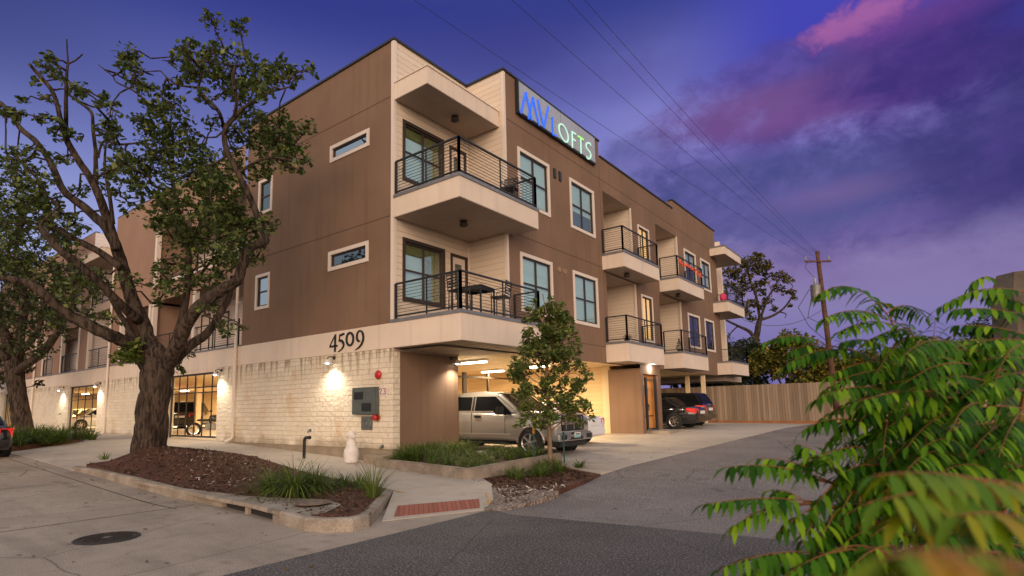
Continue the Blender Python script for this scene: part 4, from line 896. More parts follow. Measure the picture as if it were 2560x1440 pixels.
# ------------------------------------------------------------------ things on the stone wall
def on(px, py, y=0.0): return ony(px, py, y)
p = on(948, 937); t = empty('fire_alarm_bell', (p.x, 0, p.z), 0, 'round red alarm bell high on the stone wall near the corner', 'alarm bell')
MB().lathe([(0, .005), (.05, .005), (.05, .03), (0, .03)], (0, 0, 0), (0, -1, 0)).build('bell_base', 'blackp', t); MB().lathe([(.125, .03), (.13, .045), (.11, .08), (.05, .105), (0, .11)], (0, 0, 0), (0, -1, 0)).build('bell_gong', 'red', t, True)
t = empty('electrical_cabinet', (-1.09, 0, 1.36), 0, 'square grey green metal cabinet with two black louvred openings on the stone wall', 'electrical cabinet')
MB().box(-.585, .585, -.14, .01, -.43, .43).build('cabinet_body', 'panel', t, bevel=.01)
MB().box(-.57, .57, -.155, -.141, -.415, .415).build('cabinet_door', 'panel', t)
for (x0, x1, z0, z1) in ((-.47, -.02, .05, .29), (-.08, .38, -.33, -.07)):
    v = MB().box(x0, x1, -.165, -.156, z0, z1).build('louvre', 'black', t); mb = MB()
    for i in range(5): mb.box(x0+.02, x1-.02, -.172, -.166, z0+.02+(z1-z0-.04)*i/5, z0+.035+(z1-z0-.04)*i/5)
    mb.build('louvre_blade', 'blackp', v)
MB().box(.15, .32, -.160, -.156, .30, .33).build('name_plate', 'plate', t); t.scale = (.89, 1, .91)
p = on(957, 978); t = empty('wall_stencil', (p.x, -.002, p.z), 0, 'small red and white sticker with the number 23 right of the grey cabinet', 'sticker')
MB().box(-.15, .17, -.012, -.004, -.11, .11).build('sticker', 'white', t)
mb = MB()
mb.ribbon([(-.12, -.013, .04), (-.09, -.013, .075), (-.04, -.013, .07), (-.03, -.013, .03), (-.12, -.013, -.075), (-.01, -.013, -.075)], .014, (0, -1, 0), .004)
mb.ribbon([(.03, -.013, .075), (.12, -.013, .07), (.13, -.013, .03), (.08, -.013, .005), (.14, -.013, -.03), (.12, -.013, -.075), (.03, -.013, -.075)], .014, (0, -1, 0), .004); mb.build('numeral', 'red', t)
p = on(918, 1058); t = empty('wall_plate', (p.x, 0, p.z), 0, 'small square galvanised cover plate below the grey cabinet', 'cover plate')
MB().box(-.24, .24, -.03, .01, -.19, .19).build('plate_box', 'plate', t, bevel=.008); mb = MB(); mb.lathe([(.06, .03), (.075, .042), (.11, .03)], (0, 0, .0), (0, -1, 0), cap=False); mb.box(-.19, -.1, -.034, -.03, .08, .14); mb.box(.1, .19, -.034, -.03, -.14, -.08); mb.build('plate_emboss', 'panel', t)
p = on(945, 1044); t = empty('fire_hose_valve', (p.x, 0, p.z), 0, 'red fire hose inlet on a rust ring below the grey cabinet', 'hose inlet')
MB().lathe([(0, .002), (.115, .002), (.105, .012), (0, .012)], (0, 0, 0), (0, -1, 0)).build('flange', 'fencew', t); MB().lathe([(0, .01), (.06, .01), (.06, .10), (.085, .11), (.085, .15), (.05, .17), (0, .17)], (0, 0, 0), (0, -1, 0), 16).build('cap', 'red', t, True); MB().tube([(-.03, -.09, 0), (-.14, -.09, .0)], .035, 8).build('side_cap', 'black', t)
for (px, py, l) in ((776, 1076, 'small metal spigot on the stone wall above the black pipe'), (957, 1116, 'small metal spigot low on the stone wall by the corner'), (152, 1034, 'small dark outlet on the stone wall left of the far gate')):
    p = on(px, py); t = empty('wall_spigot', (p.x, 0, p.z), 0, l, 'spigot', 'metal fittings low on the stone wall')
    MB().lathe([(0, 0), (.055, 0), (.05, .02), (.03, .03), (.03, .07), (0, .07)], (0, 0, 0), (0, -1, 0), 12).build('spigot_body', 'panel', t); MB().tube([(0, -.06, 0), (0, -.09, -.02), (0, -.10, -.07)], .025, 8).build('spout', 'plate', t)
p = ong(760, 1146); t = empty('standpipe', (p.x, p.y, G(p.x, p.y)), 0, 'black bent vent pipe standing against the stone wall', 'pipe')
MB().tube([(0, 0, -.05), (0, 0, .50), (.015, 0, .56), (.06, 0, .60), (.24, 0, .61)], .045, 12).build('pipe', 'black', t, True); MB().lathe([(.05, 0), (.055, .01), (.055, .05), (.05, .06)], (.22, 0, .61), (1, 0, 0), 12).build('outlet_collar', 'blackp', t)
# pale seated figure on the pavement
p = ong(878, 1157); t = empty('garden_statue', (p.x, p.y, G(p.x, p.y)+.004), R(10), 'white concrete seated animal statue on the sidewalk by the stone wall', 'statue')
MB().lathe([(0, 0), (.19, 0), (.205, .04), (.20, .12), (.215, .22), (.195, .36), (.15, .44), (.145, .47), (.135, .56), (.105, .62), (.09, .66), (.085, .70)], (0, 0, 0), (0, 0, 1), 26).build('statue_body', 'statue', t, True)
h = MB().lathe([(.08, .64), (.105, .68), (.125, .745), (.115, .81), (.075, .86), (0, .88)], (0, 0, 0), (0, 0, 1), 22).build('statue_head', 'statue', t, True)
MB().lathe([(.075, 0), (.065, .06), (.045, .10), (0, .115)], (.07, -.02, .72), (1, -.25, -.12), 14).build('muzzle', 'statue', h, True)
for s in (-1, 1): MB().lathe([(.035, 0), (.04, .05), (.03, .10), (0, .13)], (-.01, s*.10, .84), (-.15, s*.5, -1), 10).build('ear', 'statue', h, True)
# planter
PL = [(-.5, -.30), (.05, -.72), (3.98, -1.52), (4.0, 2.25)]
mb = MB(); th = .16
for (a, b2) in zip(PL[1:], PL[2:]):
    A = Vector((*a, 0)); B = Vector((*b2, 0)); d = (B-A).normalized(); w = Vector((-d.y, d.x, 0))*th
    zt = lambda q: G(q.x, q.y)+.23
    e = d*th if b2 == PL[3] else Vector((0, 0, 0))
    A2 = A+(d*0.0)
    vs = []
    for q in (A2, B): vs += [(q.x, q.y, -.8), (q.x+w.x, q.y+w.y, -.8), (q.x+w.x, q.y+w.y, zt(q)), (q.x, q.y, zt(q))]
    mb.add(vs, [(0, 1, 2, 3), (7, 6, 5, 4), (0, 4, 5, 1), (1, 5, 6, 2), (2, 6, 7, 3), (3, 7, 4, 0)])
t = empty('planter', (0, 0, 0), 0, 'low board-marked concrete planter wall at the foot of the brown corner', 'planter')
mb.build('planter_wall', 'kerb', t, bevel=.012)
MB().box(-.75, .06, -.42, .0, -.7, -.14).build('planter_step', 'found', t, bevel=.01)
o = drape('planter_soil', [(.02, .02), (.12, -.58), (3.86, -1.36), (3.86, 2.25), (-.0, 2.7)], lambda x, y: G(x, y)+.17, 0, 'mulch', .5); o.parent = t; del o['kind']
mb = MB()
for k in range(3): mb.box(0, .001, 0, .001, 0, .001)
# pale rocks between the plants
def rock(p, r, label, m='rock'):
    bm = bmesh.new(); bmesh.ops.create_icosphere(bm, subdivisions=2, radius=r)
    for v in bm.verts: v.co *= random.uniform(.85, 1.1); v.co.z *= .65
    me = bpy.data.meshes.new('rock'); bm.to_mesh(me); bm.free(); me.materials.append(M[m]); me.polygons.foreach_set('use_smooth', [True]*len(me.polygons))
    o = bpy.data.objects.new('rock', me); C.objects.link(o); o.location = p; tag(o, label, 'rock', 'rocks in the planter'); return o
for px, py, r, l in ((1203, 1128, .16, 'larger pale rock among the planter grass near the truck'), (1140, 1108, .14, 'pale rock at the end of the brown wall in the planter'), (1083, 1120, .08, 'small white rock deep in the planter grass')):
    p = ong(px, py+10, .2); rock((p.x, p.y, G(p.x, p.y)+.22), r, l)

# ------------------------------------------------------------------ tube lights in the hall
mbn = 0
def tube_light(x, y, z, L, rz, label, e=45):
    e *= 4.5
    t = empty('ceiling_tube_light', (x, y, z), rz, label, 'tube light', 'fluorescent tubes on the garage ceiling')
    MB().box(-L/2, L/2, -.10, .10, .04, .10).build('light_body', 'white', t); MB().box(-L/2+.02, L/2-.02, -.085, .085, -.01, .04).build('diffuser', 'tube', t, bevel=.02)
    lamp_light('tube_glow', (0, 0, -.03), e, (1, .76, .42), (L, .16), t, 'AREA')
for (px, py, lab, L) in ((1182, 908, 'tube light right above the pickup cab nearest the brown wall', 1.25), (1168, 962, 'tube light low behind the cab next to the brown wall', 1.25), (1232, 930, 'tube light in the middle above the pickup roof', 1.25), (1268, 963, 'tube light behind the middle of the pickup roof', 1.25), (1340, 918, 'tube light behind the crown of the young tree', 1.25)):
    p = onz(px, py, 2.66)
    if p.y > 11: p = onz(px, py, 2.66); p = Vector((p.x*.0+p.x, 11, 2.66)) if p.y > 11.4 else p
    tube_light(p.x, min(p.y, 11.2), 2.66, L, 0, lab, 38)
for (x, y, lab) in ((-12.5, 4.2, 'tube light seen through the nearer street gate'), (-16.5, 8.0, 'tube light deep behind the nearer street gate'), (-26.0, 4.5, 'tube light seen through the far gate above the gold car'), (-31.0, 8.0, 'tube light deep behind the far gate'), (-40, 4.5, 'tube light behind the farthest gate')):
    tube_light(x, y, 2.66, 1.25, 0, lab, 130)
for (x, y, lab) in ((-.8, 8.2, 'tube light on the carport ceiling over the white car'), (-1.5, 17.0, 'tube light on the open carport ceiling over the black cars')):
    tube_light(x, y, 2.66, 1.25, 0, lab, 40 if y < 10 else 45)

# ------------------------------------------------------------------ gates
def gate(x0, x1, z0, z1, y, label, n, bars2=True):
    t = empty('vehicle_gate', ((x0+x1)/2, y, z0), 0, label, 'gate', 'black metal gates in the stone wall'); w = (x1-x0)/2; h = z1-z0
    mb = MB(); mb.box(-w, -w+.07, -.03, .03, 0, h); mb.box(w-.07, w, -.03, .03, 0, h); mb.box(-w+.07, w-.07, -.03, .03, h-.07, h); mb.box(-w+.07, w-.07, -.03, .03, .10, .17)
    for q in (.70, .78): mb.box(-w+.07, w-.07, -.02, .02, h*q, h*q+.04)
    mb.build('gate_frame', 'black', t)
    for i in range(1, n): x = -w+2*w*i/n; MB().box(x-.015, x+.015, -.021, .021, .17, h-.07).build('picket', 'black', t)
gate(GA[0], GA[1], .0, 2.70, .14, 'wide black gate behind the big oak trunk, garage lit behind it', 6)
gate(GB[0], GB[1], .07, 2.70, .14, 'black gate in the stone wall with a gold car behind it', 4)
gate(GC[0], GC[1], .08, 2.70, .14, 'farthest black gate at the left edge behind the second oak', 6)
t = empty('carport_screen', (-3.6, 7.3, -.15), 0, 'black framed metal screen across the garage behind the pickup', 'screen')
mb = MB()
for y, w in ((-4.4, .06), (-2.2, .05), (0, .11), (1.6, .05), (4.4, .06)): mb.box(-.04, .04, y-w, y+w, 0, 2.75)
mb.box(-.03, .03, -4.3, 4.3, 2.52, 2.60); mb.box(-.03, .03, -4.3, 4.3, .1, .18); mb.build('screen_frame', 'dark', t)

# ------------------------------------------------------------------ vehicles (nose towards +x, origin on the ground under the middle)
def loft(name, m, parent, st, smooth=True, bev=0):
    """st: list of (x, [(y,z)...]) half sections, mirrored"""
    mb = MB(); n = len(st[0][1])
    for x, s in st:
        mb.v += [(x, y, z) for y, z in s]+[(x, -y, z) for y, z in reversed(s)]
    k = 2*n
    for i in range(len(st)-1):
        for j in range(k): mb.f.append((i*k+j, i*k+(j+1) % k, (i+1)*k+(j+1) % k, (i+1)*k+j))
    mb.f.append(tuple(range(k))); mb.f.append(tuple((len(st)-1)*k+j for j in range(k-1, -1, -1)))
    o = mb.build(name, m, parent, smooth)
    return o
def sect(w, zt, zb, tum=.05):
    return [(.0, zt), (w*.70, zt-.005), (w*.90, zt-.04), (w*.985, zt-.13), (w, zt-(zt-zb)*.40), (w*.99, zb+.14), (w*.93, zb+.02), (0, zb)]
def wheel(parent, x, y, r, w, rim='alloy', spokes=6):
    s = 1 if y > 0 else -1
    t = MB().lathe([(r*.66, -w/2), (r*.93, -w/2), (r, -w*.3), (r, w*.3), (r*.93, w/2), (r*.66, w/2)], (x, y, r), (0, 1, 0), 26, cap=False).build('wheel', 'tyre', parent, True)
    mb = MB(); mb.lathe([(r*.58, s*w*.42), (r*.68, s*w*.50), (r*.70, s*w*.40)], (x, y, r), (0, 1, 0), 26, cap=False)
    c = Vector((x, y+s*w*.40, r)); mb.lathe([(0, .03*s), (r*.13, .025*s), (r*.15, 0)], c, (0, 1, 0), 12)
    for i in range(spokes):
        an = 2*math.pi*i/spokes+.3; d = Vector((math.cos(an), 0, math.sin(an))); q = Vector((-d.z, 0, d.x))
        mb.obox(c+d*(r*.37), d*(r*.26), q*(r*.075), Vector((0, .018, 0)))
    mb.build('rim', rim, t); MB().lathe([(0, s*w*.22), (r*.66, s*w*.24), (r*.66, s*w*.2)], (x, y, r), (0, 1, 0), 22, cap=False).build('brake_disc', 'blackp', t)
def wheels(t, xs, W, r, w=.22, rim='alloy', arch=True):
    for x in xs:
        for s in (-1, 1): wheel(t, x, s*(W/2-w/2+.045), r, w, rim)
        if arch:
            for s in (-1, 1):
                mb = MB(); mb.lathe([(0, 0), (r*1.14, 0), (r*1.14, .004), (0, .004)], (x, s*(W/2-.004), r*1.02), (0, s, 0), 28); mb.build('wheel_arch', 'blackp', t)
def make_car(loc, rz, label, paint, L=4.7, W=1.84, H=1.45, suv=False, nolamp=False, name='parked_car', cat='car', group=None):
    t = empty(name, loc, rz, label, cat, group); h = W/2; gc = .19 if not suv else .22; belt = .93 if not suv else 1.05; hood = .80 if not suv else 1.0; trunk = .96 if not suv else 1.05; r = .33 if not suv else .37
    x0, x1 = -L/2, L/2
    st = [(x0, sect(h*.80, trunk-.10, gc+.20)), (x0+.06, sect(h*.90, trunk-.01, gc+.08)), (x0+.5, sect(h*.98, trunk+.015, gc)), (x0+1.1, sect(h, belt+.02, gc)), (0, sect(h, belt, gc)), (x1-1.45, sect(h, belt-.03, gc)), (x1-.6, sect(h*.98, hood-.02, gc)), (x1-.18, sect(h*.92, hood-.12, gc+.03)), (x1, sect(h*.74, hood-.24, gc+.12))]
    loft('body', paint, t, st)
    if suv: gx = [(x0+.10, belt-.02), (x0+.42, H-.05), (-.2, H), (.55, H-.04), (1.28, belt-.05)]
    else: gx = [(x0+.62, belt+.01), (x0+1.42, H-.03), (-.1, H), (.45, H-.04), (1.35, belt-.05)]
    hw = lambda z: h*.90-(z-belt)*.34
    mb = MB(); n = len(gx)
    vs = []
    for x, z in gx: vs += [(x, hw(z), z), (x, -hw(z), z)]
    mb.add(vs, [(2*i, 2*i+1, 2*i+3, 2*i+2) for i in range(n-1)]+[tuple(2*i for i in range(n))]+[tuple(2*i+1 for i in range(n-1, -1, -1))])
    mb.build('cabin', paint, t, bevel=.035)
    def side(ax, bx, s, lift=.012):
        ztop = H-.12; zb = belt+.03
        def xs(z, fr):   # x on front or rear pillar
            (xa, za), (xb, zb2) = (gx[-1], gx[-2]) if fr else (gx[0], gx[1]); return xa+(xb-xa)*cl((z-za)/(zb2-za), 0, 1)
        q = []
        for u, z in ((ax, zb), (bx, zb), (bx, ztop), (ax, ztop)):
            lo = xs(z, False)+.10; hi = xs(z, True)-.10; q.append((lo+(hi-lo)*u, s*(hw(z)+lift), z))
        return q
    for s in (-1, 1):
        for (a, b2) in ((0, .20), (.22, .55), (.58, 1)):
            if a == 0 and not suv: a = .04
            MB().quad(*side(a, b2, s)).build('side_window', 'carglass', t)
    def endglass(i, j, off):
        (xa, za), (xb, zb2) = gx[i], gx[j]; q = []
        for f2, sg in ((.10, -1), (.10, 1), (.90, 1), (.90, -1)):
            z = za+(zb2-za)*f2; q.append((xa+(xb-xa)*f2+off, sg*(hw(z)-.07), z+.012))
        return q
    MB().quad(*endglass(-1, -2, .015)).build('windscreen', 'carglass', t); MB().quad(*endglass(0, 1, -.015)).build('rear_window', 'carglass', t)
    for s in (-1, 1):
        zt = trunk-.10
        mb = MB(); mb.add([(x0+.03, s*h*.50, zt-.17), (x0+.05, s*h*.90, zt-.20), (x0+.42, s*(h+.004), zt-.06), (x0+.40, s*(h+.0), zt+.05), (x0+.06, s*h*.90, zt+.03), (x0+.0, s*h*.52, zt+.0)], [(0, 1, 4, 5), (1, 2, 3, 4)])
        mb.prism([(x0-.004, s*h*.52, zt-.16), (x0+.02, s*h*.86, zt-.18), (x0+.03, s*h*.86, zt+.02), (x0-.004, s*h*.52, zt+.01)], (.12, 0, 0)); mb.build('taillight', 'tail', t)
        mb = MB(); mb.obox((x1-.17, s*h*.72, hood-.20), (.14, -.05*s, 0), (.02, .17*s, 0), (-.02, 0, .065)); mb.build('headlight', 'lamp', t, bevel=.02)
        mb = MB(); mb.obox((.78, s*(h+.08), belt+.06), (.05, 0, 0), (0, .09, 0), (0, 0, .06)); mb.build('mirror', paint, t, bevel=.02)
        for xd in (.1, -.85): MB().box(xd-.10, xd+.10, s*(h-.006) if s > 0 else -h-.022, (h+.022) if s > 0 else -h+.006, belt-.17, belt-.14).build('door_handle', paint if paint != 'whitecar' else 'chrome', t)
    MB().box(x0-.045, x0+.12, -h*.80, h*.80, gc+.13, gc+.36).build('rear_bumper', paint, t, bevel=.04); MB().box(x1-.22, x1+.02, -h*.72, h*.72, gc+.10, gc+.30).build('front_bumper', paint, t, bevel=.04)
    MB().box(x0-.03, x0+.03, -.27, .27, trunk-.31, trunk-.18).build('licence_plate', 'white', t); MB().box(x1-.12, x1+.012, -.45, .45, hood-.36, hood-.24).build('grille', 'blackp', t, bevel=.01)
    wheels(t, (x0+.95, x1-.92), W, r)
    return t
def make_pickup(loc, rz, label):
    t = empty('pickup_truck', loc, rz, label, 'pickup truck'); W = 2.03; h = W/2; zb = .42
    # x measured forwards, nose at +2.95
    st = [(-2.95, sect(h*.95, 1.36, zb)), (-2.9, sect(h*.98, 1.38, zb)), (-1.3, sect(h, 1.38, zb)), (-1.28, sect(h, 1.36, zb)), (1.25, sect(h, 1.30, zb)), (1.45, sect(h, 1.31, zb)), (2.35, sect(h*.985, 1.27, zb)), (2.72, sect(h*.97, 1.22, zb+.05)), (2.83, sect(h*.95, 1.14, zb+.12))]
    loft('body', 'silver', t, st)
    gx = [(-1.30, 1.28), (-1.14, 1.80), (-.85, 1.90), (0, 1.93), (.72, 1.87), (1.62, 1.27)]
    hw = lambda z: h*.93-(z-1.28)*.26
    vs = []; n = len(gx)
    for x, z in gx: vs += [(x, hw(z), z), (x, -hw(z), z)]
    MB().add(vs, [(2*i, 2*i+1, 2*i+3, 2*i+2) for i in range(n-1)]+[tuple(2*i for i in range(n))]+[tuple(2*i+1 for i in range(n-1, -1, -1))]).build('cabin', 'silver', t, bevel=.085)
    for s in (-1, 1):
        f = lambda x, z: (x, s*(hw(z)+.013), z)
        MB().add([f(-1.10, 1.34), f(-.26, 1.34), f(-.26, 1.76), f(-.92, 1.78), f(-1.02, 1.74)], [(0, 1, 2, 3, 4)]).build('rear_side_window', 'carglass', t)
        MB().add([f(-.10, 1.33), f(.62, 1.33), f(.76, 1.20), f(1.30, 1.20), f(1.34, 1.26), f(.66, 1.76), f(-.10, 1.77)], [(0, 1, 2, 5, 6), (2, 3, 4, 5)]).build('front_side_window', 'carglass', t)
        MB().add([f(-.22, 1.33), f(-.14, 1.33), f(-.14, 1.77), f(-.22, 1.77)], [(0, 1, 2, 3)]).build('pillar_trim', 'dark', t)
        y0, y1 = sorted((s*(h-.004), s*(h+.012)))
        for x in (-.95, .08):
            MB().box(x-.13, x+.13, *sorted((s*(h-.004), s*(h+.035))), 1.12, 1.19).build('door_handle', 'blackp', t, bevel=.01)
        mb = MB()
        for x in (-1.18, -.18, 1.12): mb.box(x-.006, x+.006, *sorted((s*(h-.01), s*(h+.003))), .62, 1.27)
        mb.build('door_gap', 'blackp', t)
        MB().box(-1.2, 1.3, *sorted((s*(h-.02), s*(h+.02))), .60, .645).build('side_moulding', 'silver', t, bevel=.012)
        m2 = MB().obox((1.05, s*(h+.16), 1.33), (.09, 0, 0), (0, .13, 0), (0, 0, .12)).build('mirror', 'blackp', t, bevel=.03); MB().tube([(1.08, s*(h-.04), 1.24), (1.05, s*(h+.1), 1.26)], .03, 8).build('mirror_arm', 'blackp', m2)
        MB().box(-1.1, 1.2, *sorted((s*(h-.12), s*(h+.03))), .34, .40).build('running_board', 'blackp', t, bevel=.015)
        hl = MB().add([(2.80, s*.60, .93), (2.845, s*.60, 1.17), (2.60, s*(h*.985), 1.17), (2.60, s*(h*.985), .95), (2.74, s*.97, .93), (2.76, s*.97, 1.17)], [(0, 4, 5, 1), (4, 3, 2, 5)]).build('headlight', 'lamp', t)
        MB().box(2.52, 2.60, *sorted((s*(h-.02), s*(h+.004))), .96, 1.02).build('marker_lamp', 'amber', t)
        # fender lip
        mb = MB(); r = .46
        pts = [(2.0+.03+r*math.cos(a), s*(h+.004), .40+r*math.sin(a)) for a in [math.pi*i/14 for i in range(15)]]; mb.tube(pts, .035, 6); mb.build('fender_lip', 'silver', t, True)
    MB().add([(1.56, .82, 1.31), (1.56, -.82, 1.31), (.80, -.70, 1.83), (.80, .70, 1.83)], [(0, 1, 2, 3)]).build('windscreen', 'carglass', t, loc=(.03, 0, .012))
    g = MB().box(2.70, 2.88, -.62, .62, .72, 1.17).build('grille', 'blackp', t, bevel=.02)
    mb = MB(); mb.box(2.875, 2.905, -.64, .64, .90, .98)
    for y in (-.45, 0, .45): mb.box(2.87, 2.892, y-.03, y+.03, .76, 1.14)
    mb.build('grille_bar', 'chrome', g)
    b0 = MB().box(2.68, 2.98, -h*.97, h*.97, .44, .68).build('front_bumper', 'chrome', t, bevel=.05)
    for y in (-.72, .72): MB().box(2.95, 2.986, y-.15, y+.15, .49, .62).build('fog_recess', 'blackp', b0)
    MB().box(2.95, 2.986, -.35, .35, .47, .55).build('air_slot', 'blackp', b0)
    lp = MB().box(2.985, 3.0, -.17, .17, .52, .67).build('licence_plate', 'white', t); MB().box(3.0, 3.004, -.16, .16, .53, .575).build('plate_strip', 'teal', lp); MB().box(3.0, 3.004, -.12, .12, .60, .64).build('plate_text', 'panel', lp)
    MB().box(2.55, 2.86, -.8, .8, .27, .44).build('front_valance', 'blackp', t, bevel=.03); MB().box(-2.6, 2.4, -.6, .6, .30, .44).build('underbody', 'blackp', t)
    wheels(t, (-1.68, 2.0), W, .40, .27)
    return t
make_pickup((.56, 3.95, -.315), 0, 'champagne silver crew cab pickup parked nose out beside the brown wall')
make_car((.25, 6.75, -.20), math.pi, 'white car backed behind the pickup nose, only its tail showing', 'whitecar', L=4.8, H=1.48)
make_car((1.2, 15.25, .035), math.pi, 'black sedan with red tail lamps right beside the lobby door', 'blackcar', L=4.7, H=1.42, group='black cars under the open carport')
make_car((.75, 17.75, .055), math.pi, 'black sport utility car behind the black sedan under the carport', 'blackcar', L=4.8, W=1.95, H=1.64, suv=True, group='black cars under the open carport')
def inside(px, py, y): p = ony(px, py, y); return p.x
make_car((inside(476, 1040, 6.3), 6.3, .06), math.pi*.5+.9, 'dark sport utility car in the lit garage behind the big gate', 'blackcar', L=4.7, W=1.95, H=1.75, suv=True)
make_car((inside(398, 1040, 4.6), 4.6, .06), math.pi*.5+.75, 'red car tail seen beside the oak trunk behind the big gate', 'redcar', L=4.5, H=1.42)
make_car((inside(198, 1040, 4.4), 4.4, .10), math.pi*.5+.75, 'gold sedan seen from behind through the far gate', 'goldcar', L=4.6, H=1.42)
make_car((inside(252, 1040, 3.2), 3.2, .10), -math.pi*.5, 'pale car at the right inside the far gate', 'whitecar', L=4.6, H=1.42)
p = ong(-10, 1146, 0, RD)
make_car((p.x-1.9, -7.1, RD(p.x, p.y)+.004), math.pi, 'dark car parked on the street cut by the left edge', 'blackcar', L=4.6, W=1.9, H=1.45)
t = empty('motorcycle', (inside(528, 1040, 2.0), 2.0, .0), R(60), 'dark motorcycle inside the garage at the right of the big gate', 'motorcycle')
for x in (-.7, .7):
    w = MB().lathe([(.22, -.06), (.31, -.06), (.33, 0), (.31, .06), (.22, .06)], (x, 0, .33), (0, 1, 0), 22, cap=False).build('wheel', 'tyre', t, True); MB().lathe([(.17, -.02), (.23, -.03), (.23, .03), (.17, .02)], (x, 0, .33), (0, 1, 0), 22, cap=False).build('rim', 'chrome', w)
MB().lathe([(0, -.28), (.14, -.22), (.17, 0), (.12, .2), (0, .27)], (.18, 0, .82), (1, 0, -.1), 16).build('fuel_tank', 'blackcar', t, True); MB().box(-.6, 0, -.14, .14, .70, .80).build('seat', 'blackp', t, bevel=.04); MB().box(-.25, .25, -.16, .16, .3, .62).build('engine', 'plate', t, bevel=.04)
for s in (-1, 1): MB().tube([(.7, s*.09, .33), (.52, s*.09, .75), (.45, s*.09, 1.0)], .025, 8).build('fork', 'chrome', t)
MB().tube([(.30, -.38, 1.08), (.43, -.15, 1.03), (.43, .15, 1.03), (.30, .38, 1.08)], .018, 8).build('handlebar', 'chrome', t); MB().lathe([(0, -.05), (.08, -.04), (.09, .04), (0, .05)], (.58, 0, .92), (1, 0, 0), 14).build('headlight', 'lamp', t)

# ------------------------------------------------------------------ things on the balconies
def chair(x, y, z, rz, label):
    t = empty('patio_chair', (x, y, z), rz, label, 'chair', 'black metal patio chairs on the balconies')
    mb = MB(); mb.box(-.23, .23, -.23, .23, .62, .65)
    mb.build('seat', 'black', t)
    b2 = MB(); b2.tube([(-.22, .22, .62), (-.22, .27, 1.08), (.22, .27, 1.08), (.22, .22, .62)], .016, 6)
    for i in range(5): b2.box(-.2, .2, .235+.007*i, .25+.007*i, .70+i*.08, .735+i*.08)
    b2.build('backrest', 'black', t)
    for sx in (-.21, .21):
        for sy in (-.21, .21): MB().tube([(sx, sy, 0), (sx*.95, sy*.95, .62)], .016, 6).build('leg', 'black', t)
        MB().tube([(sx, -.2, .62), (sx, -.2, .84), (sx, .24, .86)], .014, 6).build('armrest', 'black', t)
    mb = MB(); mb.box(-.2, .2, -.21, -.19, .22, .24); mb.box(-.2, .2, .19, .21, .22, .24); mb.build('stretcher', 'black', t)
zf = 3.64
t = empty('patio_table', (1.72, 1.62, zf), R(8), 'tall square black metal table on the lower corner balcony', 'table')
mb = MB()
for i in range(8): mb.box(-.42, .42, -.42+i*.106, -.42+i*.106+.09, .87, .895)
mb.build('table_top', 'black', t); mb = MB(); mb.box(-.40, .40, -.40, -.37, .80, .868); mb.box(-.40, .40, .37, .40, .80, .868); mb.box(-.40, -.37, -.37, .37, .80, .868); mb.box(.37, .40, -.37, .37, .80, .868); mb.build('table_apron', 'black', t)
for sx in (-1, 1):
    for sy in (-1, 1): MB().box(sx*.38-.02, sx*.38+.02, sy*.38-.02, sy*.38+.02, 0, .80).build('leg', 'black', t)
chair(1.95, .62, zf, R(170), 'tall chair at the near side of the balcony table, behind the corner post')
chair(2.2, 2.15, zf, R(-75), 'tall chair at the far side of the balcony table')
chair(1.9, 3.15, 7.30, R(20), 'dark chair alone at the far end of the upper corner balcony')
def potplant(x, y, z, label, conical=False):
    t = empty('potted_plant', (x, y, z), 0, label, 'potted plant'); t.scale = (.7, .7, .7 if conical else .55); MB().lathe([(0, 0), (.12, 0), (.17, .24), (.15, .24), (.14, .2), (0, .2)], (0, 0, 0), (0, 0, 1), 14).build('pot', 'pot', t)
    mb = MB()
    for i in range(150):
        hh = random.random(); r = (.22*(1-hh)+.02) if conical else .25*random.random(); an = random.uniform(0, 6.3); zc = .25+hh*(.7 if conical else .3)
        c = Vector((r*math.cos(an), r*math.sin(an), zc)); u = Vector((random.uniform(-1, 1), random.uniform(-1, 1), random.uniform(-.4, 1))).normalized()*.06; w = u.orthogonal().normalized()*.025; mb.quad(c-u, c+w, c+u, c-w)
    mb.build('foliage', 'oakleaf2', t)
potplant(2.2, 10.7, 3.63, 'low dark potted plant on the lower balcony right of the sign facade'); potplant(2.15, 16.8, 3.63, 'small conical potted plant on the lower far balcony', True)
t = empty('garland', (2.5, 16.3, 8.2), 0, 'coral red garland draped along the upper far balcony rail', 'garland')
mb = MB()
for i in range(90):
    y = i/90*3.5; zc = -.10-.10*abs(math.sin(y*2.4)); c = Vector((.03+random.uniform(-.05, .05), y+random.uniform(-.05, .05), zc+random.uniform(-.06, .06)+(-.12 if i > 60 else 0))); u = Vector((random.uniform(-1, 1), random.uniform(-1, 1), random.uniform(-1, 1))).normalized()*.07; w = u.orthogonal().normalized()*.04; mb.quad(c-u, c+w, c+u, c-w)
mb.build('garland_leaves', 'coral', t); MB().tube([(.03, i*.35, -.08-.06*(i % 2)) for i in range(11)], .01, 5).build('garland_string', 'coral', t)
t = empty('cushion', (2.1, 25.1, 7.3), 0, 'bright pink cushion on the far upper corner balcony', 'cushion'); MB().lathe([(0, 0), (.17, .03), (.20, .2), (.18, .38), (.08, .5), (0, .52)], (0, 0, 0), (0, 0, 1), 14).build('cushion_body', 'pink', t, True)
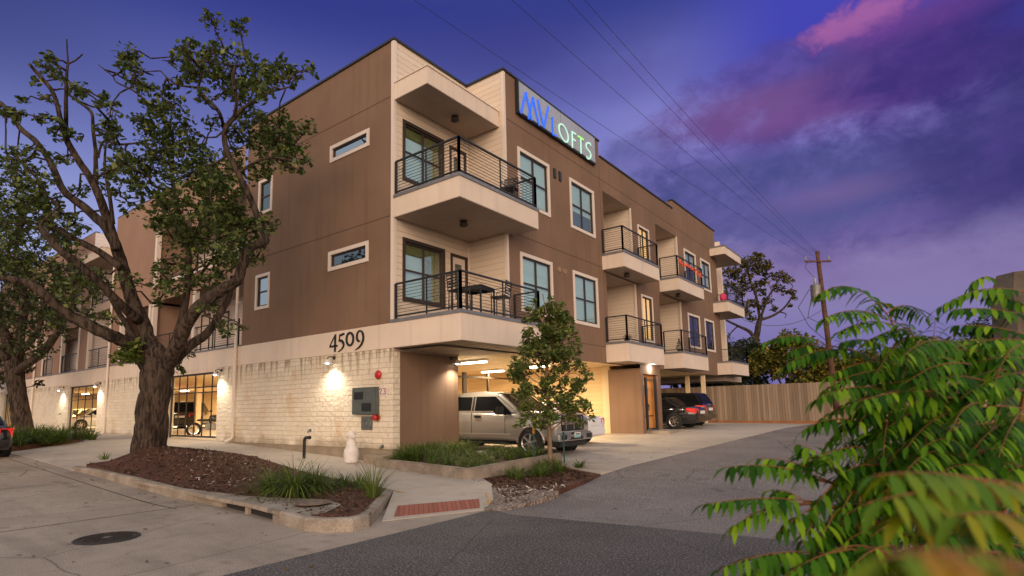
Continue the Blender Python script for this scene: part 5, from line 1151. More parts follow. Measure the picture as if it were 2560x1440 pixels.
# ------------------------------------------------------------------ fence, pole, wires, pillar
FA = Vector((-14.0, 25.6, 0)); FB = Vector((9.0, 21.9, 0)); FC = Vector((19, 22.6, 0))
def fence(A, B, h, label, gaps=False):
    A = Vector(A); B = Vector(B); t = empty('wooden_fence', A, math.atan2((B-A).y, (B-A).x), label, 'fence'); L = (B-A).length
    z = lambda x: .02
    mb = MB(); n = int(L/.14)
    for i in range(n):
        hh = h+random.uniform(-.008, .008); mb.box(i*.14, i*.14+.137, -.012+random.uniform(-.002, .002), .012, -.1, hh)
    mb.build('boards', 'fence', t)
    MB().box(0, L, -.035, -.014, -.1, .22).build('kick_board', 'fencew', t)
    mb = MB(); mb.box(0, L, .014, .06, .5, .6); mb.box(0, L, .014, .06, h-.4, h-.3); mb.build('rail', 'fence', t)
    for i in range(int(L/2.44)+1): MB().box(i*2.44-.05, i*2.44+.05, .02, .12, -.1, h-.04).build('post', 'fencew', t)
fence((FA.x, FA.y, -.05), (FB.x, FB.y, -.03), 2.15, 'tall cedar board fence closing the end of the driveway')
fence((FB.x+.1, FB.y+.1, -.03), (FC.x, FC.y, -.03), 2.0, 'lower board fence continuing right behind the leafy shrub')
# pole
pd_ = ray(2092, 1000); pd_.z = 0
pb = Vector((CAM.x, CAM.y, 0))+pd_.normalized()*31.0; pb.z = -.1
dep = (pb-CAM).dot(fw)
ptop = far(2043, 628, dep); pbot = far(2093, 1035, dep)
t = empty('utility_pole', pbot, 0, 'leaning reddish wooden utility pole behind the fence line', 'utility pole')
v = ptop-pbot; MB().tube([v*k/8 for k in range(9)], [.135-.05*k/8 for k in range(9)], 14).build('pole', 'wood', t, True)
vr = RT.copy(); vr.z = 0
ca = far(2046, 655, dep)-pbot; MB().obox(ca+Vector((0, -.15, 0)), vr*.60, Vector((0, .04, 0)), Vector((0, 0, .038))).build('crossarm', 'wood', t)
for k in (-.55, .5): MB().lathe([(0, 0), (.03, 0), (.05, .05), (.03, .10), (.055, .15), (.02, .2), (0, .2)], ca+vr*k+Vector((0, -.15, .05)), (0, 0, 1), 10).build('insulator', 'ceramic', t)
tr = far(2040, 732, dep)-pbot; MB().lathe([(0, -.40), (.20, -.40), (.215, -.36), (.215, .32), (.18, .38), (0, .40)], tr, (0, 0, 1), 18).build('transformer', 'plate', t, True)
MB().lathe([(0, 0), (.05, 0), (.07, .1), (.04, .3), (0, .3)], tr+Vector((0, 0, .4)), (0, 0, 1), 10).build('bushing', 'ceramic', t)
mb = MB(); mb.tube([tr+Vector((0, 0, .7)), ca+vr*-.3+Vector((-.3, 0, -.2)), ca+vr*-.5], .012, 5); mb.tube([tr+Vector((-.25, 0, .2)), tr+Vector((-.75, -.1, -.6)), tr+Vector((-.4, 0, -1.5)), tr+Vector((.2, 0, -2.2)), tr+Vector((.55, 0, -2.1))], .014, 5); mb.tube([tr+Vector((-.2, 0, -.2)), tr+Vector((-.4, -.1, -1.1)), tr+Vector((.3, 0, -1.6))], .014, 5); mb.build('jumper_cable', 'black', t)
for k in range(3): MB().box(-.02, .02, -.3, -.1, -.1, .1).build('pole_step', 'plate', t, loc=v*(.35+.1*k)) if False else None
def wire(A, B, sag, label, r=.011):
    mb = MB(); n = 26; A = Vector(A); B = Vector(B)
    mb.tube([A.lerp(B, k/n)-Vector((0, 0, sag*4*(k/n)*(1-k/n))) for k in range(n+1)], r, 5)
    o = mb.build('power_line', 'black'); tag(o, label, 'power line', 'overhead wires running to the utility pole'); return o
# the wires run down the alley over the camera to a pole on the street behind
def beyond(px, py, px2, py2, d1): return far(px2, py2, d1)
pt_ = lambda px, py: far(px, py, dep)
wire(pt_(2030, 652), far(760, -185, 10.5), .10, 'lowest of the overhead wires, passing in front of the roof corner', .005)
wire(pt_(2032, 640), far(1090, -170, 10.5), .18, 'overhead wire crossing the sky just right of the lit sign', .005)
wire(pt_(2040, 632), far(1290, -140, 10.5), .22, 'overhead wire left of the topmost pair of wires', .005)
wire(pt_(2046, 632), far(1340, -140, 10.5), .22, 'rightmost overhead wire running down to the pole top', .005)
wire(pt_(2062, 770), pt_(1860, 800), .5, 'service wire drooping from the pole towards the far tree', .012)
wire(pt_(2085, 850), far(2600, 920, dep), .4, 'low wire leaving the pole to the right', .012)
# concrete pillar, right edge
pc = far(2575, 760, 5.6); t = empty('concrete_pillar', (pc.x, pc.y, RD(pc.x, pc.y)), -YAW*0+.35, 'mottled dark concrete pillar with a chamfered top at the right edge', 'pillar')
ht = far(2540, 683, 5.6).z-RD(pc.x, pc.y); w = .33
mb = MB(); n = 6
prof = [(w*1.0, 0), (w*.98, ht*.5), (w*.95, ht-.22), (w*.72, ht), (0, ht+.01)]
mb.lathe(prof, (0, 0, 0), (0, 0, 1), 8); mb.build('pillar_shaft', 'pillar', t)
MB().lathe([(0, -.1), (w*1.35, -.1), (w*1.3, .14), (0, .14)], (0, 0, 0), (0, 0, 1), 8).build('pillar_base', 'kerb', t)
# green stakes by the young tree
for px, py, top, l in ((1336, 1166, 1068, 'green metal stake with an orange tie left of the young tree'), (1411, 1158, 1080, 'dark green metal stake right of the young tree')):
    p = ong(px, py); hgt = (ony(px-7, top, p.y).z-p.z); t = empty('tree_stake', (p.x, p.y, G(p.x, p.y)-.1), 0, l, 'stake', 'metal stakes beside the young tree')
    mb = MB(); mb.box(-.02, .02, -.004, .004, 0, hgt+.1); mb.box(-.004, .004, .004, .03, 0, hgt+.1); mb.build('stake_rail', 'green', t); MB().box(-.024, .024, -.010, .034, hgt-.06, hgt+.09).build('stake_tip', 'yellow' if 'orange' in l else 'green', t)

# ------------------------------------------------------------------ trees
def crown_leaves(mb, clumps, size, flat=.5):
    """clumps: (centre, radius, count). leaf-sized kite faces through each clump's volume"""
    for c, r, n in clumps:
        for i in range(n):
            d = Vector((random.gauss(0, 1), random.gauss(0, 1), random.gauss(0, 1))).normalized()*r*random.random()**.45
            d.z *= .8; p = c+d
            u = Vector((random.gauss(0, 1), random.gauss(0, 1), random.gauss(0, .7))).normalized(); w = u.cross(Vector((random.gauss(0, .6), random.gauss(0, .6), 1))).normalized()
            s = size*random.uniform(.6, 1.3); mb.quad(p-u*s*.6, p+w*s*.38+u*s*.1, p+u*s*.75, p-w*s*.38+u*s*.05)
def nearest(p, segs):
    best = None
    for q in segs:
        d = (q-p).length
        if best is None or d < best[0]: best = (d, q)
    return best[1]
def tree_from(name, limbs, clumps, D, label, cat, group, leaf, lm, dens, bark='bark', wob=.045, spread=1.2, twig=.02, base=None, seed=3, extra=0.0):
    """limbs: lists of (px, py, radius px, depth offset m); clumps: (px, py, radius px)"""
    random.seed(seed)
    t = empty(name, base, 0, label, cat, group); tb = MB(); segs = []
    pm = lambda r, d: r*d/FPX
    for li, ln in enumerate(limbs):
        pts = []; rad = []
        for i, q in enumerate(ln):
            dz = q[3] if len(q) > 3 else 0
            pts.append(far(q[0], q[1], D+dz)-base); rad.append(max(.012, pm(q[2], D)*(.75 if li == 0 else .60)))
        P2 = [pts[0]]; R2 = [rad[0]]
        for i in range(len(pts)-1):
            p0, p1, p2, p3 = pts[max(i-1, 0)], pts[i], pts[i+1], pts[min(i+2, len(pts)-1)]
            for k in range(1, 5):
                u = k/4; q = .5*((2*p1)+(p2-p0)*u+(2*p0-5*p1+4*p2-p3)*u*u+(3*p1-p0-3*p2+p3)*u**3)
                P2.append(q+Vector((random.gauss(0, 1), random.gauss(0, 1), random.gauss(0, 1)))*rad[i]*wob*(0 if i == 0 else 1)); R2.append(rad[i]+(rad[i+1]-rad[i])*u)
        tb.tube(P2, R2, 12 if rad[0] > .08 else 6, wob=wob*.7); segs += [p for i, p in enumerate(P2) if i > len(P2)*.25 or li > 3]
    lb = MB(); cl_ = []
    for (px, py, r) in clumps+[(q[0]+random.gauss(0, 1)*q[2]*1.05, q[1]+random.gauss(0, 1)*q[2]*.95, q[2]*.75) for q in clumps for rep in (0, 1) if extra > random.random()]:
        dz = random.gauss(0, spread); c = far(px, py, D+dz)-base; rr = pm(r, D)
        q = nearest(c, segs); mid = q.lerp(c, .5)+Vector((random.gauss(0, .1), random.gauss(0, .1), random.gauss(0, .1)+.05))*rr
        L_ = (c-q).length; segs += [mid, c]
        tb.tube([q, q.lerp(mid, .5)+Vector((random.gauss(0, 1), random.gauss(0, 1), random.gauss(0, 1)))*L_*.08, mid, mid.lerp(c, .5)+Vector((random.gauss(0, 1), random.gauss(0, 1), random.gauss(0, 1)))*L_*.08, c], [twig*1.5, twig*1.2, twig, twig*.8, twig*.5], 5)
        for k in range(5):
            e = c+Vector((random.gauss(0, 1), random.gauss(0, 1), random.gauss(0, 1))).normalized()*rr*random.uniform(.5, 1.05); tb.tube([c.lerp(mid, random.random()*.6), c.lerp(e, .5)+Vector((0, 0, .04)), e], [twig*.6, twig*.45, twig*.25], 4)
            cl_.append((e, rr*.38, int(dens*rr*rr*.10)+2))
        cl_.append((c, rr*1.12, int(dens*rr*rr*.6)+3))
    tb.build('trunk', bark, t, True); crown_leaves(lb, cl_, leaf); lb.build('crown', lm, t, fix=False)
    return t
OD = (oakp-CAM).dot(fw)
oak_limbs = [
 [(372, 1150, 62), (373, 1128, 56), (378, 1085, 52), (385, 1010, 47), (391, 950, 48), (396, 905, 50), (400, 880, 40)],
 [(380, 935, 34), (340, 872, 27, -.2), (300, 848, 25, -.5), (260, 832, 24, -.8), (200, 803, 22, -1), (158, 778, 20, -1.2), (92, 720, 16, -1.5), (50, 701, 13, -1.6), (-10, 694, 10, -1.8)],
 [(392, 930, 38), (375, 865, 32, .1), (358, 810, 29, .2), (335, 758, 27, .3), (315, 700, 25, .4), (302, 655, 24, .5), (288, 610, 22, .6), (256, 560, 20, .7), (199, 509, 17, .9), (159, 477, 15, 1), (137, 429, 14, 1.1), (118, 392, 13, 1.2), (85, 349, 12, 1.3), (51, 321, 11, 1.4), (17, 272, 9, 1.5), (-8, 250, 8, 1.6)],
 [(345, 800, 22), (292, 752, 17, -.6), (255, 712, 16, -.9), (217, 678, 15, -1.2), (180, 648, 15, -1.4), (142, 618, 13, -1.6), (110, 580, 12, -1.7), (95, 566, 10, -1.8)],
 [(300, 668, 16), (255, 634, 14, .2), (205, 607, 13, .2), (160, 582, 11, .2), (125, 556, 10, .1), (118, 500, 8, 0), (100, 455, 7, -.1), (74, 426, 6, -.2), (40, 392, 5, -.3), (15, 380, 3, -.3)],
 [(292, 625, 20), (273, 560, 18, 0), (248, 492, 16, -.2), (228, 449, 14, -.3), (196, 400, 13, -.4), (171, 358, 12, -.5), (160, 325, 11, -.5), (150, 292, 9, -.6), (142, 258, 8, -.6), (128, 224, 8, -.7), (96, 186, 7, -.8), (73, 160, 6, -.9)],
 [(268, 552, 12), (242, 477, 11, .5), (239, 420, 10, .7), (239, 375, 9, .8), (233, 326, 8, .9), (228, 281, 7, 1), (199, 256, 6, 1), (174, 238, 5, 1)],
 [(165, 335, 8), (165, 278, 8, -.6), (165, 235, 7, -.7), (167, 178, 6, -.8), (170, 158, 4, -.8), (168, 128, 3, -.9), (167, 97, 2, -.9)],
 [(170, 160, 4), (190, 150, 3.5), (207, 135, 2.5)],
 [(245, 395, 6), (252, 366, 5), (265, 352, 5), (299, 361, 5), (364, 355, 3)],
 [(283, 560, 9), (274, 490, 8), (262, 420, 6), (266, 350, 4), (275, 320, 3)],
 [(408, 925, 34), (442, 866, 28, -.4), (472, 800, 25, -.7), (510, 756, 24, -.9), (556, 724, 22, -1.1), (594, 700, 20, -1.2), (606, 660, 19, -1.2), (622, 622, 17, -1.2), (658, 606, 15, -1.3), (664, 595, 13, -1.3), (645, 545, 12, -1.3), (632, 510, 11.5, -1.3), (608, 458, 11, -1.4), (588, 417, 10.5, -1.4), (566, 375, 10, -1.5), (563, 325, 9.5, -1.6), (594, 284, 8, -1.7), (627, 257, 6, -1.8), (667, 233, 5, -1.9), (725, 217, 2.5, -2)],
 [(562, 335, 7), (550, 285, 7, -1.4), (521, 250, 6, -1.2), (496, 226, 6, -1), (500, 200, 5, -1), (506, 170, 3, -1)],
 [(585, 292, 7, -1.7), (592, 250, 7, -1.7), (583, 200, 7, -1.6), (588, 165, 6, -1.6)],
 [(415, 920, 26), (470, 868, 21, .4), (518, 832, 18, .7), (556, 775, 15, 1), (575, 735, 12, 1.2), (580, 690, 8, 1.3)],
 [(425, 890, 20), (452, 808, 17, .6), (467, 730, 15, .9), (472, 665, 13, 1), (468, 605, 11, 1), (440, 505, 9, 1), (430, 430, 8, 1), (433, 346, 6, 1), (417, 308, 5, 1), (396, 287, 5, .9), (362, 250, 4.5, .8), (333, 226, 4, .8), (292, 206, 3, .7), (281, 190, 2.5, .7), (246, 162, 1.5, .7)],
 [(470, 720, 10, .9), (492, 698, 8, .8), (515, 668, 7, .7), (530, 655, 5, .7)],
 [(470, 640, 9, 1), (500, 560, 8, 1.2), (528, 480, 7, 1.3), (530, 420, 5, 1.3), (510, 360, 3, 1.3)],
 [(345, 860, 14), (318, 815, 12, .6), (290, 770, 10, .8), (272, 735, 7, .9)],
 [(600, 430, 7, -1.4), (650, 400, 6, -1.5), (700, 395, 5, -1.6), (745, 410, 3, -1.6)],
]
oak_clumps = [(320, 137, 34), (337, 180, 26), (350, 215, 22), (350, 300, 26), (112, 165, 24), (135, 178, 18), (118, 250, 20), (178, 222, 18), (205, 222, 20), (262, 262, 20), (272, 300, 24), (285, 320, 18), (262, 335, 18), (180, 335, 22), (150, 318, 26), (120, 295, 16), (20, 285, 18), (52, 285, 14), (30, 400, 38), (15, 450, 44), (60, 470, 44), (100, 505, 40), (150, 535, 34), (185, 560, 32), (60, 560, 52), (15, 620, 52), (95, 640, 40), (140, 605, 30), (40, 520, 44), (100, 430, 30), (200, 470, 22), (140, 400, 22),
 (405, 235, 26), (430, 262, 32), (400, 290, 38), (440, 310, 36), (420, 340, 44), (380, 350, 40), (460, 370, 44), (420, 410, 48), (380, 425, 42), (345, 400, 38), (330, 440, 40), (300, 418, 28), (470, 440, 44), (430, 480, 42), (390, 495, 34), (500, 420, 34), (520, 385, 28), (350, 470, 30), (300, 480, 26), (360, 300, 20),
 (458, 118, 18), (478, 150, 26), (520, 128, 26), (560, 125, 32), (600, 145, 38), (640, 165, 38), (680, 188, 30), (715, 190, 22), (745, 200, 13), (580, 190, 40), (540, 180, 36), (500, 185, 28), (470, 175, 20), (620, 215, 34), (655, 235, 24), (500, 235, 24), (450, 205, 20), (430, 155, 12), (560, 230, 24), (600, 245, 22), (700, 160, 14), (650, 200, 30),
 (700, 320, 38), (735, 360, 38), (760, 398, 20), (690, 390, 40), (650, 350, 42), (660, 300, 32), (620, 330, 30), (715, 415, 24), (640, 285, 22), (600, 420, 38), (560, 440, 42), (520, 470, 46), (600, 480, 34), (755, 425, 10), (690, 350, 40),
 (480, 530, 50), (540, 520, 48), (590, 540, 40), (500, 590, 50), (560, 590, 50), (610, 580, 36), (460, 610, 42), (440, 560, 42), (640, 650, 22), (600, 640, 30), (530, 650, 42), (480, 680, 38), (430, 660, 34), (440, 720, 28), (500, 712, 28), (540, 765, 24), (400, 745, 20), (560, 815, 20), (470, 880, 18), (452, 928, 14), (545, 690, 36), (580, 610, 40), (520, 545, 44),
 (200, 700, 42), (160, 720, 32), (225, 740, 36), (185, 765, 30), (250, 702, 32), (250, 790, 22), (130, 680, 32), (610, 560, 30), (655, 560, 18), (410, 700, 24)]
t = tree_from('oak_tree', oak_limbs, oak_clumps, OD, 'large gnarled oak with a thick forking trunk on the mulch mound before the building', 'tree', 'street oaks', .12, 'oakleaf', 500, base=Vector((oakp.x, oakp.y, oakp.z)), extra=.7, spread=1.1, twig=.022)
random.seed(5); lb = MB(); crown_leaves(lb, [(far(x, y, OD-.5)-oakp, .28, 60) for x, y in ((315, 885), (335, 868), (300, 892), (330, 895))], .13); lb.build('resprout', 'grassy', t)
# second oak
D2 = 29.5; b2p = far(62, 1112, D2); b2p.z = G(b2p.x, b2p.y)-.02
oak2 = [[(64, 1125, 36), (61, 1100, 31), (54, 1050, 27), (45, 990, 25), (37, 935, 26), (33, 905, 26)],
 [(34, 930, 20), (20, 860, 18, .5), (-5, 800, 18, .8), (-40, 740, 14, 1)], [(36, 925, 19), (50, 850, 16, .4), (58, 770, 15, .6), (55, 700, 12, .8), (40, 620, 9, .9), (60, 540, 6, 1)],
 [(40, 935, 18), (60, 915, 16, -.6), (95, 890, 16, -1), (135, 845, 13, -1.3), (160, 800, 11, -1.5), (180, 750, 8, -1.6)], [(40, 890, 14), (80, 850, 12, .2), (105, 800, 9, .4), (115, 740, 7, .5)], [(20, 900, 16), (-30, 850, 12), (-80, 800, 9)]]
c2 = []
random.seed(9)
for i in range(120):
    a_ = random.uniform(0, 6.28); r_ = random.random()**.5; x_ = 30+165*r_*math.cos(a_); y_ = 690+205*r_*math.sin(a_)
    c2.append((x_, y_, random.uniform(18, 34)))
c2 += [(150, 815, 20), (165, 840, 15), (70, 905, 12), (140, 790, 26), (95, 960, 12), (75, 925, 14), (110, 870, 18)]
tree_from('oak_tree', oak2, c2, D2, 'second oak with a leaning dark trunk rising from the left grass bed', 'tree', 'street oaks', .16, 'oakleaf2', 260, base=b2p, spread=1.8, twig=.025, seed=8)
D3 = 40; b3 = far(-60, 1085, D3); b3.z = G(b3.x, b3.y)
c3 = []
for i in range(60):
    a_ = random.uniform(0, 6.28); r_ = random.random()**.5; c3.append((-60+130*r_*math.cos(a_), 780+190*r_*math.sin(a_), random.uniform(20, 34)))
tree_from('oak_tree', [[(-60, 1095, 36), (-58, 1000, 28), (-50, 930, 24), (-20, 850, 14), (5, 780, 8)], [(-50, 940, 18), (-80, 850, 12), (-100, 760, 8)]], c3, D3, 'third oak mostly beyond the left edge of the street row', 'tree', 'street oaks', .2, 'oakleaf2', 180, base=b3, spread=1.8, twig=.03, seed=12)
# young tree
yp = ong(1377, 1172); yp.z -= .03; YD = (yp-CAM).dot(fw)
yl = [[(1377, 1176, 9), (1376, 1140, 8), (1374, 1090, 7.5), (1371, 1040, 7), (1369, 980, 6), (1366, 910, 5), (1367, 840, 4), (1372, 780, 2.5), (1378, 740, 1.5)]]
yc = []
random.seed(21)
for k in range(34):
    y0 = 1060-290*(k/34); w = 96*min(1, ((1-k/34)*1.35+.12)); s = -1 if k % 2 else 1
    tipx = 1370+s*w*random.uniform(.5, 1.05); tipy = y0-random.uniform(5, 45)
    yl.append([(1371, y0+22, 3.2*(1-k/45)), ((1371+tipx)/2, (y0+22+tipy)/2+4, 2.2, random.uniform(-.35, .35)), (tipx, tipy, 1, random.uniform(-.6, .6))])
for i in range(150):
    y_ = random.uniform(765, 1068); f_ = (y_-740)/330; w = 98*min(1, f_*1.7+.12)*(1 if y_ < 1020 else .85); x_ = 1372+random.uniform(-1, 1)*w; yc.append((x_, y_, random.uniform(12, 20)))
yc += [(1322, 772, 10), (1335, 755, 8), (1405, 760, 9), (1425, 800, 12), (1315, 800, 11), (1470, 1020, 14), (1478, 1045, 11), (1455, 955, 12), (1285, 945, 12), (1290, 985, 14), (1440, 900, 14), (1378, 745, 8)]
tree_from('young_tree', yl, yc, YD, 'slender young street tree with a pale trunk in front of the pickup', 'tree', None, .075, 'youngleaf', 2600, bark='barky', wob=.04, spread=.33, twig=.007, base=yp, seed=22)
# autumn tree beyond the fence
D4 = 52; b4 = far(1893, 985, D4)
a4 = [[(1893, 985, 13), (1892, 930, 11), (1893, 880, 11), (1890, 850, 10), (1897, 810, 9), (1903, 790, 7)], [(1891, 858, 8), (1875, 830, 7), (1845, 815, 5), (1815, 800, 4), (1800, 790, 3)], [(1900, 800, 6), (1930, 790, 5), (1960, 770, 4), (1985, 735, 3)], [(1900, 800, 6), (1890, 740, 5), (1875, 700, 4), (1865, 660, 3)], [(1903, 790, 5), (1920, 745, 4), (1940, 710, 3), (1955, 690, 2)], [(1845, 815, 3), (1825, 835, 2.5), (1815, 860, 1.5)], [(1950, 780, 3), (1965, 785, 2), (1962, 795, 1.5)]]
c4 = [(1870, 650, 18), (1895, 645, 16), (1910, 660, 18), (1850, 670, 20), (1880, 670, 20), (1835, 690, 16), (1815, 680, 14), (1905, 680, 16), (1920, 665, 12), (1860, 700, 18), (1840, 720, 16), (1820, 710, 14), (1870, 720, 14), (1880, 760, 16), (1860, 770, 16), (1875, 790, 16), (1845, 760, 14), (1910, 705, 14), (1935, 690, 12), (1955, 685, 14), (1970, 700, 12), (1940, 720, 14), (1960, 730, 12), (1980, 730, 10), (1900, 730, 14), (1920, 750, 14), (1935, 770, 10), (1905, 765, 12), (1850, 735, 14), (1985, 745, 8), (1975, 765, 6), (1810, 740, 14), (1815, 765, 12), (1890, 710, 12)]
tree_from('autumn_tree', a4, c4, D4, 'sparse rust tinged tree rising behind the fence', 'tree', None, .24, 'farleaf', 330, base=b4, spread=1.5, twig=.03, seed=31)
# bushes and trees behind the fence
def bush(name, px, py, rx, ry, D, label, lm, n, leaf, seed, group=None):
    random.seed(seed); base = far(px, 1030, D); base.z = 0; t = empty(name, base, 0, label, 'tree', group); tb = MB(); lb = MB(); cs = []
    c0 = far(px, py, D)-base; kx = rx*D/FPX; kz = ry*D/FPX
    for i in range(5): e = c0+Vector((random.uniform(-.6, .6)*kx, random.uniform(-1, 1), random.uniform(-.2, .5)*kz)); tb.tube([(random.uniform(-.3, .3), 0, 0), (e.x*.4, e.y*.4, e.z*.5), e], [.12, .08, .04], 6)
    for i in range(46):
        a_ = random.uniform(0, 6.28); r_ = random.random()**.5; c = c0+RT*(kx*r_*math.cos(a_))+Vector((0, random.uniform(-.8, .8), kz*r_*math.sin(a_))); cs.append((c, random.uniform(.30, .60)*min(kx, kz, 2.0), n))
    tb.build('trunk', 'bark', t); crown_leaves(lb, cs, leaf); lb.build('crown', lm, t, fix=False); return t
bush('bushy_tree', 1835, 915, 110, 58, 43, 'dark green bushy tree behind the carport posts', 'oakleaf2', 190, .24, 41)
bush('bushy_tree', 1985, 905, 100, 62, 41, 'yellow tinged bushy tree behind the middle of the fence', 'hedgeleaf', 200, .22, 42)
bush('bushy_tree', 2150, 935, 90, 48, 41, 'olive bush behind the fence right of the pole', 'hedgeleaf', 160, .22, 43)
bush('bushy_tree', 1715, 915, 120, 62, 40, 'dark hedge tree seen under the open carport', 'oakleaf2', 160, .24, 44)
bush('bushy_tree', 2330, 930, 130, 70, 44, 'brownish tree far behind the leafy shrub', 'hedgeleaf', 160, .26, 45)
bush('bushy_tree', 2500, 905, 110, 95, 46, 'dark tree far behind the concrete pillar', 'oakleaf2', 160, .26, 46)

# ------------------------------------------------------------------ grasses
def clump_mesh(n, L, w, m, seed, spread=.5, droop=.9):
    random.seed(seed); mb = MB()
    for i in range(n):
        an = random.uniform(0, 6.283); r0 = random.random()**.6*.10; l = L*random.uniform(.55, 1.1); lean = random.uniform(.1, 1)*spread; d = Vector((math.cos(an), math.sin(an), 0)); sd_ = Vector((-d.y, d.x, 0)); ww = w*random.uniform(.6, 1.2); prev = None; p = d*r0; dirv = (d*lean+Vector((0, 0, 1))).normalized(); k0 = len(mb.v)
        for k in range(5):
            q = ww*(1-(k/4)**2)*.5+.0006; mb.v += [tuple(p-sd_*q), tuple(p+sd_*q)]
            p = p+dirv*(l/4); dirv = (dirv+d*.22*droop+Vector((0, 0, -.34*droop*(.4+lean)))).normalized()
            p.z = max(p.z, .01)
        for k in range(4): mb.f.append((k0+2*k, k0+2*k+1, k0+2*k+3, k0+2*k+2))
    me = bpy.data.meshes.new('grass_clump'); me.from_pydata(mb.v, [], mb.f); me.materials.append(M[m]); return me
CM = [clump_mesh(105, .50, .014, 'grass', s, .85, 1.15) for s in (1, 2, 3)]
CT = [clump_mesh(300, .70, .013, 'grass', 4, 1.15, 1.25), clump_mesh(90, .72, .012, 'grassy', 5, .8, .85), clump_mesh(60, .34, .014, 'grassy', 6, .8, 1)]
def grass(me, x, y, z, s, label, group):
    o = bpy.data.objects.new('grass_clump', me); C.objects.link(o); o.location = (x, y, z); o.rotation_euler = (0, 0, random.uniform(0, 6.28)); o.scale = (s, s, s*random.uniform(.85, 1.1)); tag(o, label, 'grass clump', group); return o
random.seed(77)
n = 0
while n < 88:
    x = .2+3.55*random.random()**1.3; y = random.uniform(-1.25, 2.0)
    if y < -.48-.235*x+.12: continue
    if 1.5 < x < 1.9 and y > 1.1: continue
    grass(random.choice(CM), x, y, G(x, y)+.15, random.uniform(.95, 1.4)*(1 if x < 1.7 else .68), 'dark green liriope clump in the concrete planter', 'liriope in the planter'); n += 1
p = ong(1185, 1110, .2); grass(CT[1], 1.35, 1.55, G(1.35, 1.55)+.15, 1.1, 'tall yellow green blade tuft in the planter in front of the pickup door', 'liriope in the planter')
for px, py, s, k in ((735, 1236, 1.35, 0), (680, 1228, 1.15, 0), (785, 1226, 1.1, 0)):
    p = ong(px, py, .04); grass(CT[k], p.x, p.y, ISL(p.x, p.y)-.02, s, {735: 'largest grass clump at the front of the mulch island', 680: 'grass clump at the left of the front island group', 785: 'grass clump at the right of the front island group'}[px], 'grasses on the mulch island')
for px, py, s in ((828, 1214, 1.0), (862, 1212, .95), (896, 1216, 1.0)):
    p = ong(px, py, .04); grass(CM[0], p.x, p.y, ISL(p.x, p.y)-.02, s, 'low dark liriope clump in the row between the two island grasses', 'grasses on the mulch island')
p = ong(932, 1240, .04); grass(CT[1], p.x, p.y, ISL(p.x, p.y)-.02, 1.15, 'sparse yellow green grass tuft beside the kerb ramp', 'grasses on the mulch island')
p = ong(915, 1222, .04); grass(CM[1], p.x, p.y, ISL(p.x, p.y)-.02, .8, 'dark liriope clump behind the yellow green tuft', 'grasses on the mulch island')
p = ong(262, 1140, .1); grass(CT[2], p.x, p.y, ISL(p.x, p.y)-.02, 1.0, 'tiny yellowish tuft at the left foot of the oak', 'grasses on the mulch island')
n = 0
while n < 40:
    x = random.uniform(-18, -12.6); y = random.uniform(-5.5, -2.4)
    if y > -5.5+(-12.6-x)*1.35: continue
    grass(random.choice(CM), x, y, G(x, y)+.01, random.uniform(1.3, 2.0), 'green liriope clump in the left street bed', 'liriope in the left street bed'); n += 1
for i in range(14):
    x = 4.25+random.random()*.75; y = -.9+random.random()*2.4
    grass(random.choice(CM), x, y, MS(x, y)-.01, random.uniform(.7, 1.0), 'dark liriope clump around the foot of the young tree', 'liriope under the young tree')
# mulch chips
random.seed(3); mb = MB()
def chips(n, poly, fn, s, up=.012):
    xs = [p[0] for p in poly]; ys = [p[1] for p in poly]; k = 0
    def inside(x, y):
        r = False; j = len(poly)-1
        for i in range(len(poly)):
            if (poly[i][1] > y) != (poly[j][1] > y) and x < (poly[j][0]-poly[i][0])*(y-poly[i][1])/(poly[j][1]-poly[i][1])+poly[i][0]: r = not r
            j = i
        return r
    while k < n:
        x = random.uniform(min(xs), max(xs)); y = random.uniform(min(ys), max(ys))
        if not inside(x, y): continue
        u = Vector((random.gauss(0, 1), random.gauss(0, 1), random.gauss(0, .35))).normalized()*s*random.uniform(.5, 1.4); w = u.cross(Vector((random.gauss(0, .4), random.gauss(0, .4), 1))).normalized()*s*.35; c = Vector((x, y, fn(x, y)+up)); mb.quad(c-u-w, c+u-w, c+u+w, c-u+w); k += 1
chips(3500, [(q[0]*.985, q[1]) for q in isl], ISL, .035)
chips(1200, [(4.1, -1.65), (4.82, -1.75), (6.0, -2.9), (5.8, .6), (4.4, 1.4)], MS, .035)
M['chips'] = leafmat('bark_chips', [(0, (.022, .011, .008)), (1, (.20, .11, .07)), (.6, (.075, .035, .022))], 0, .9)
tag(mb.build('mulch_chips', 'chips', fix=False), 'reddish brown bark chips scattered over the planting islands', 'mulch', kind='stuff')
mb = MB(); chips(160, [(4.9, -1.9), (6.15, -3.1), (6.32, -2.2), (6.2, -1.1), (5.5, -1.5)], lambda x, y: MS(x, y)+.01, .035, .01); chips(260, [(-4.5, -4.6), (1.0, -5.2), (1.5, -3.2), (-4.5, -2.3)], ISL, .03, .012)
M['pebble'] = leafmat('pale_pebbles', [(0, (.20, .16, .13)), (1, (.62, .56, .50)), (.6, (.36, .31, .27))], 0, .9)
tag(mb.build('pebbles', 'pebble', fix=False), 'pale gravel chips strewn beside the kerb ramp and on the mulch', 'gravel', kind='stuff')

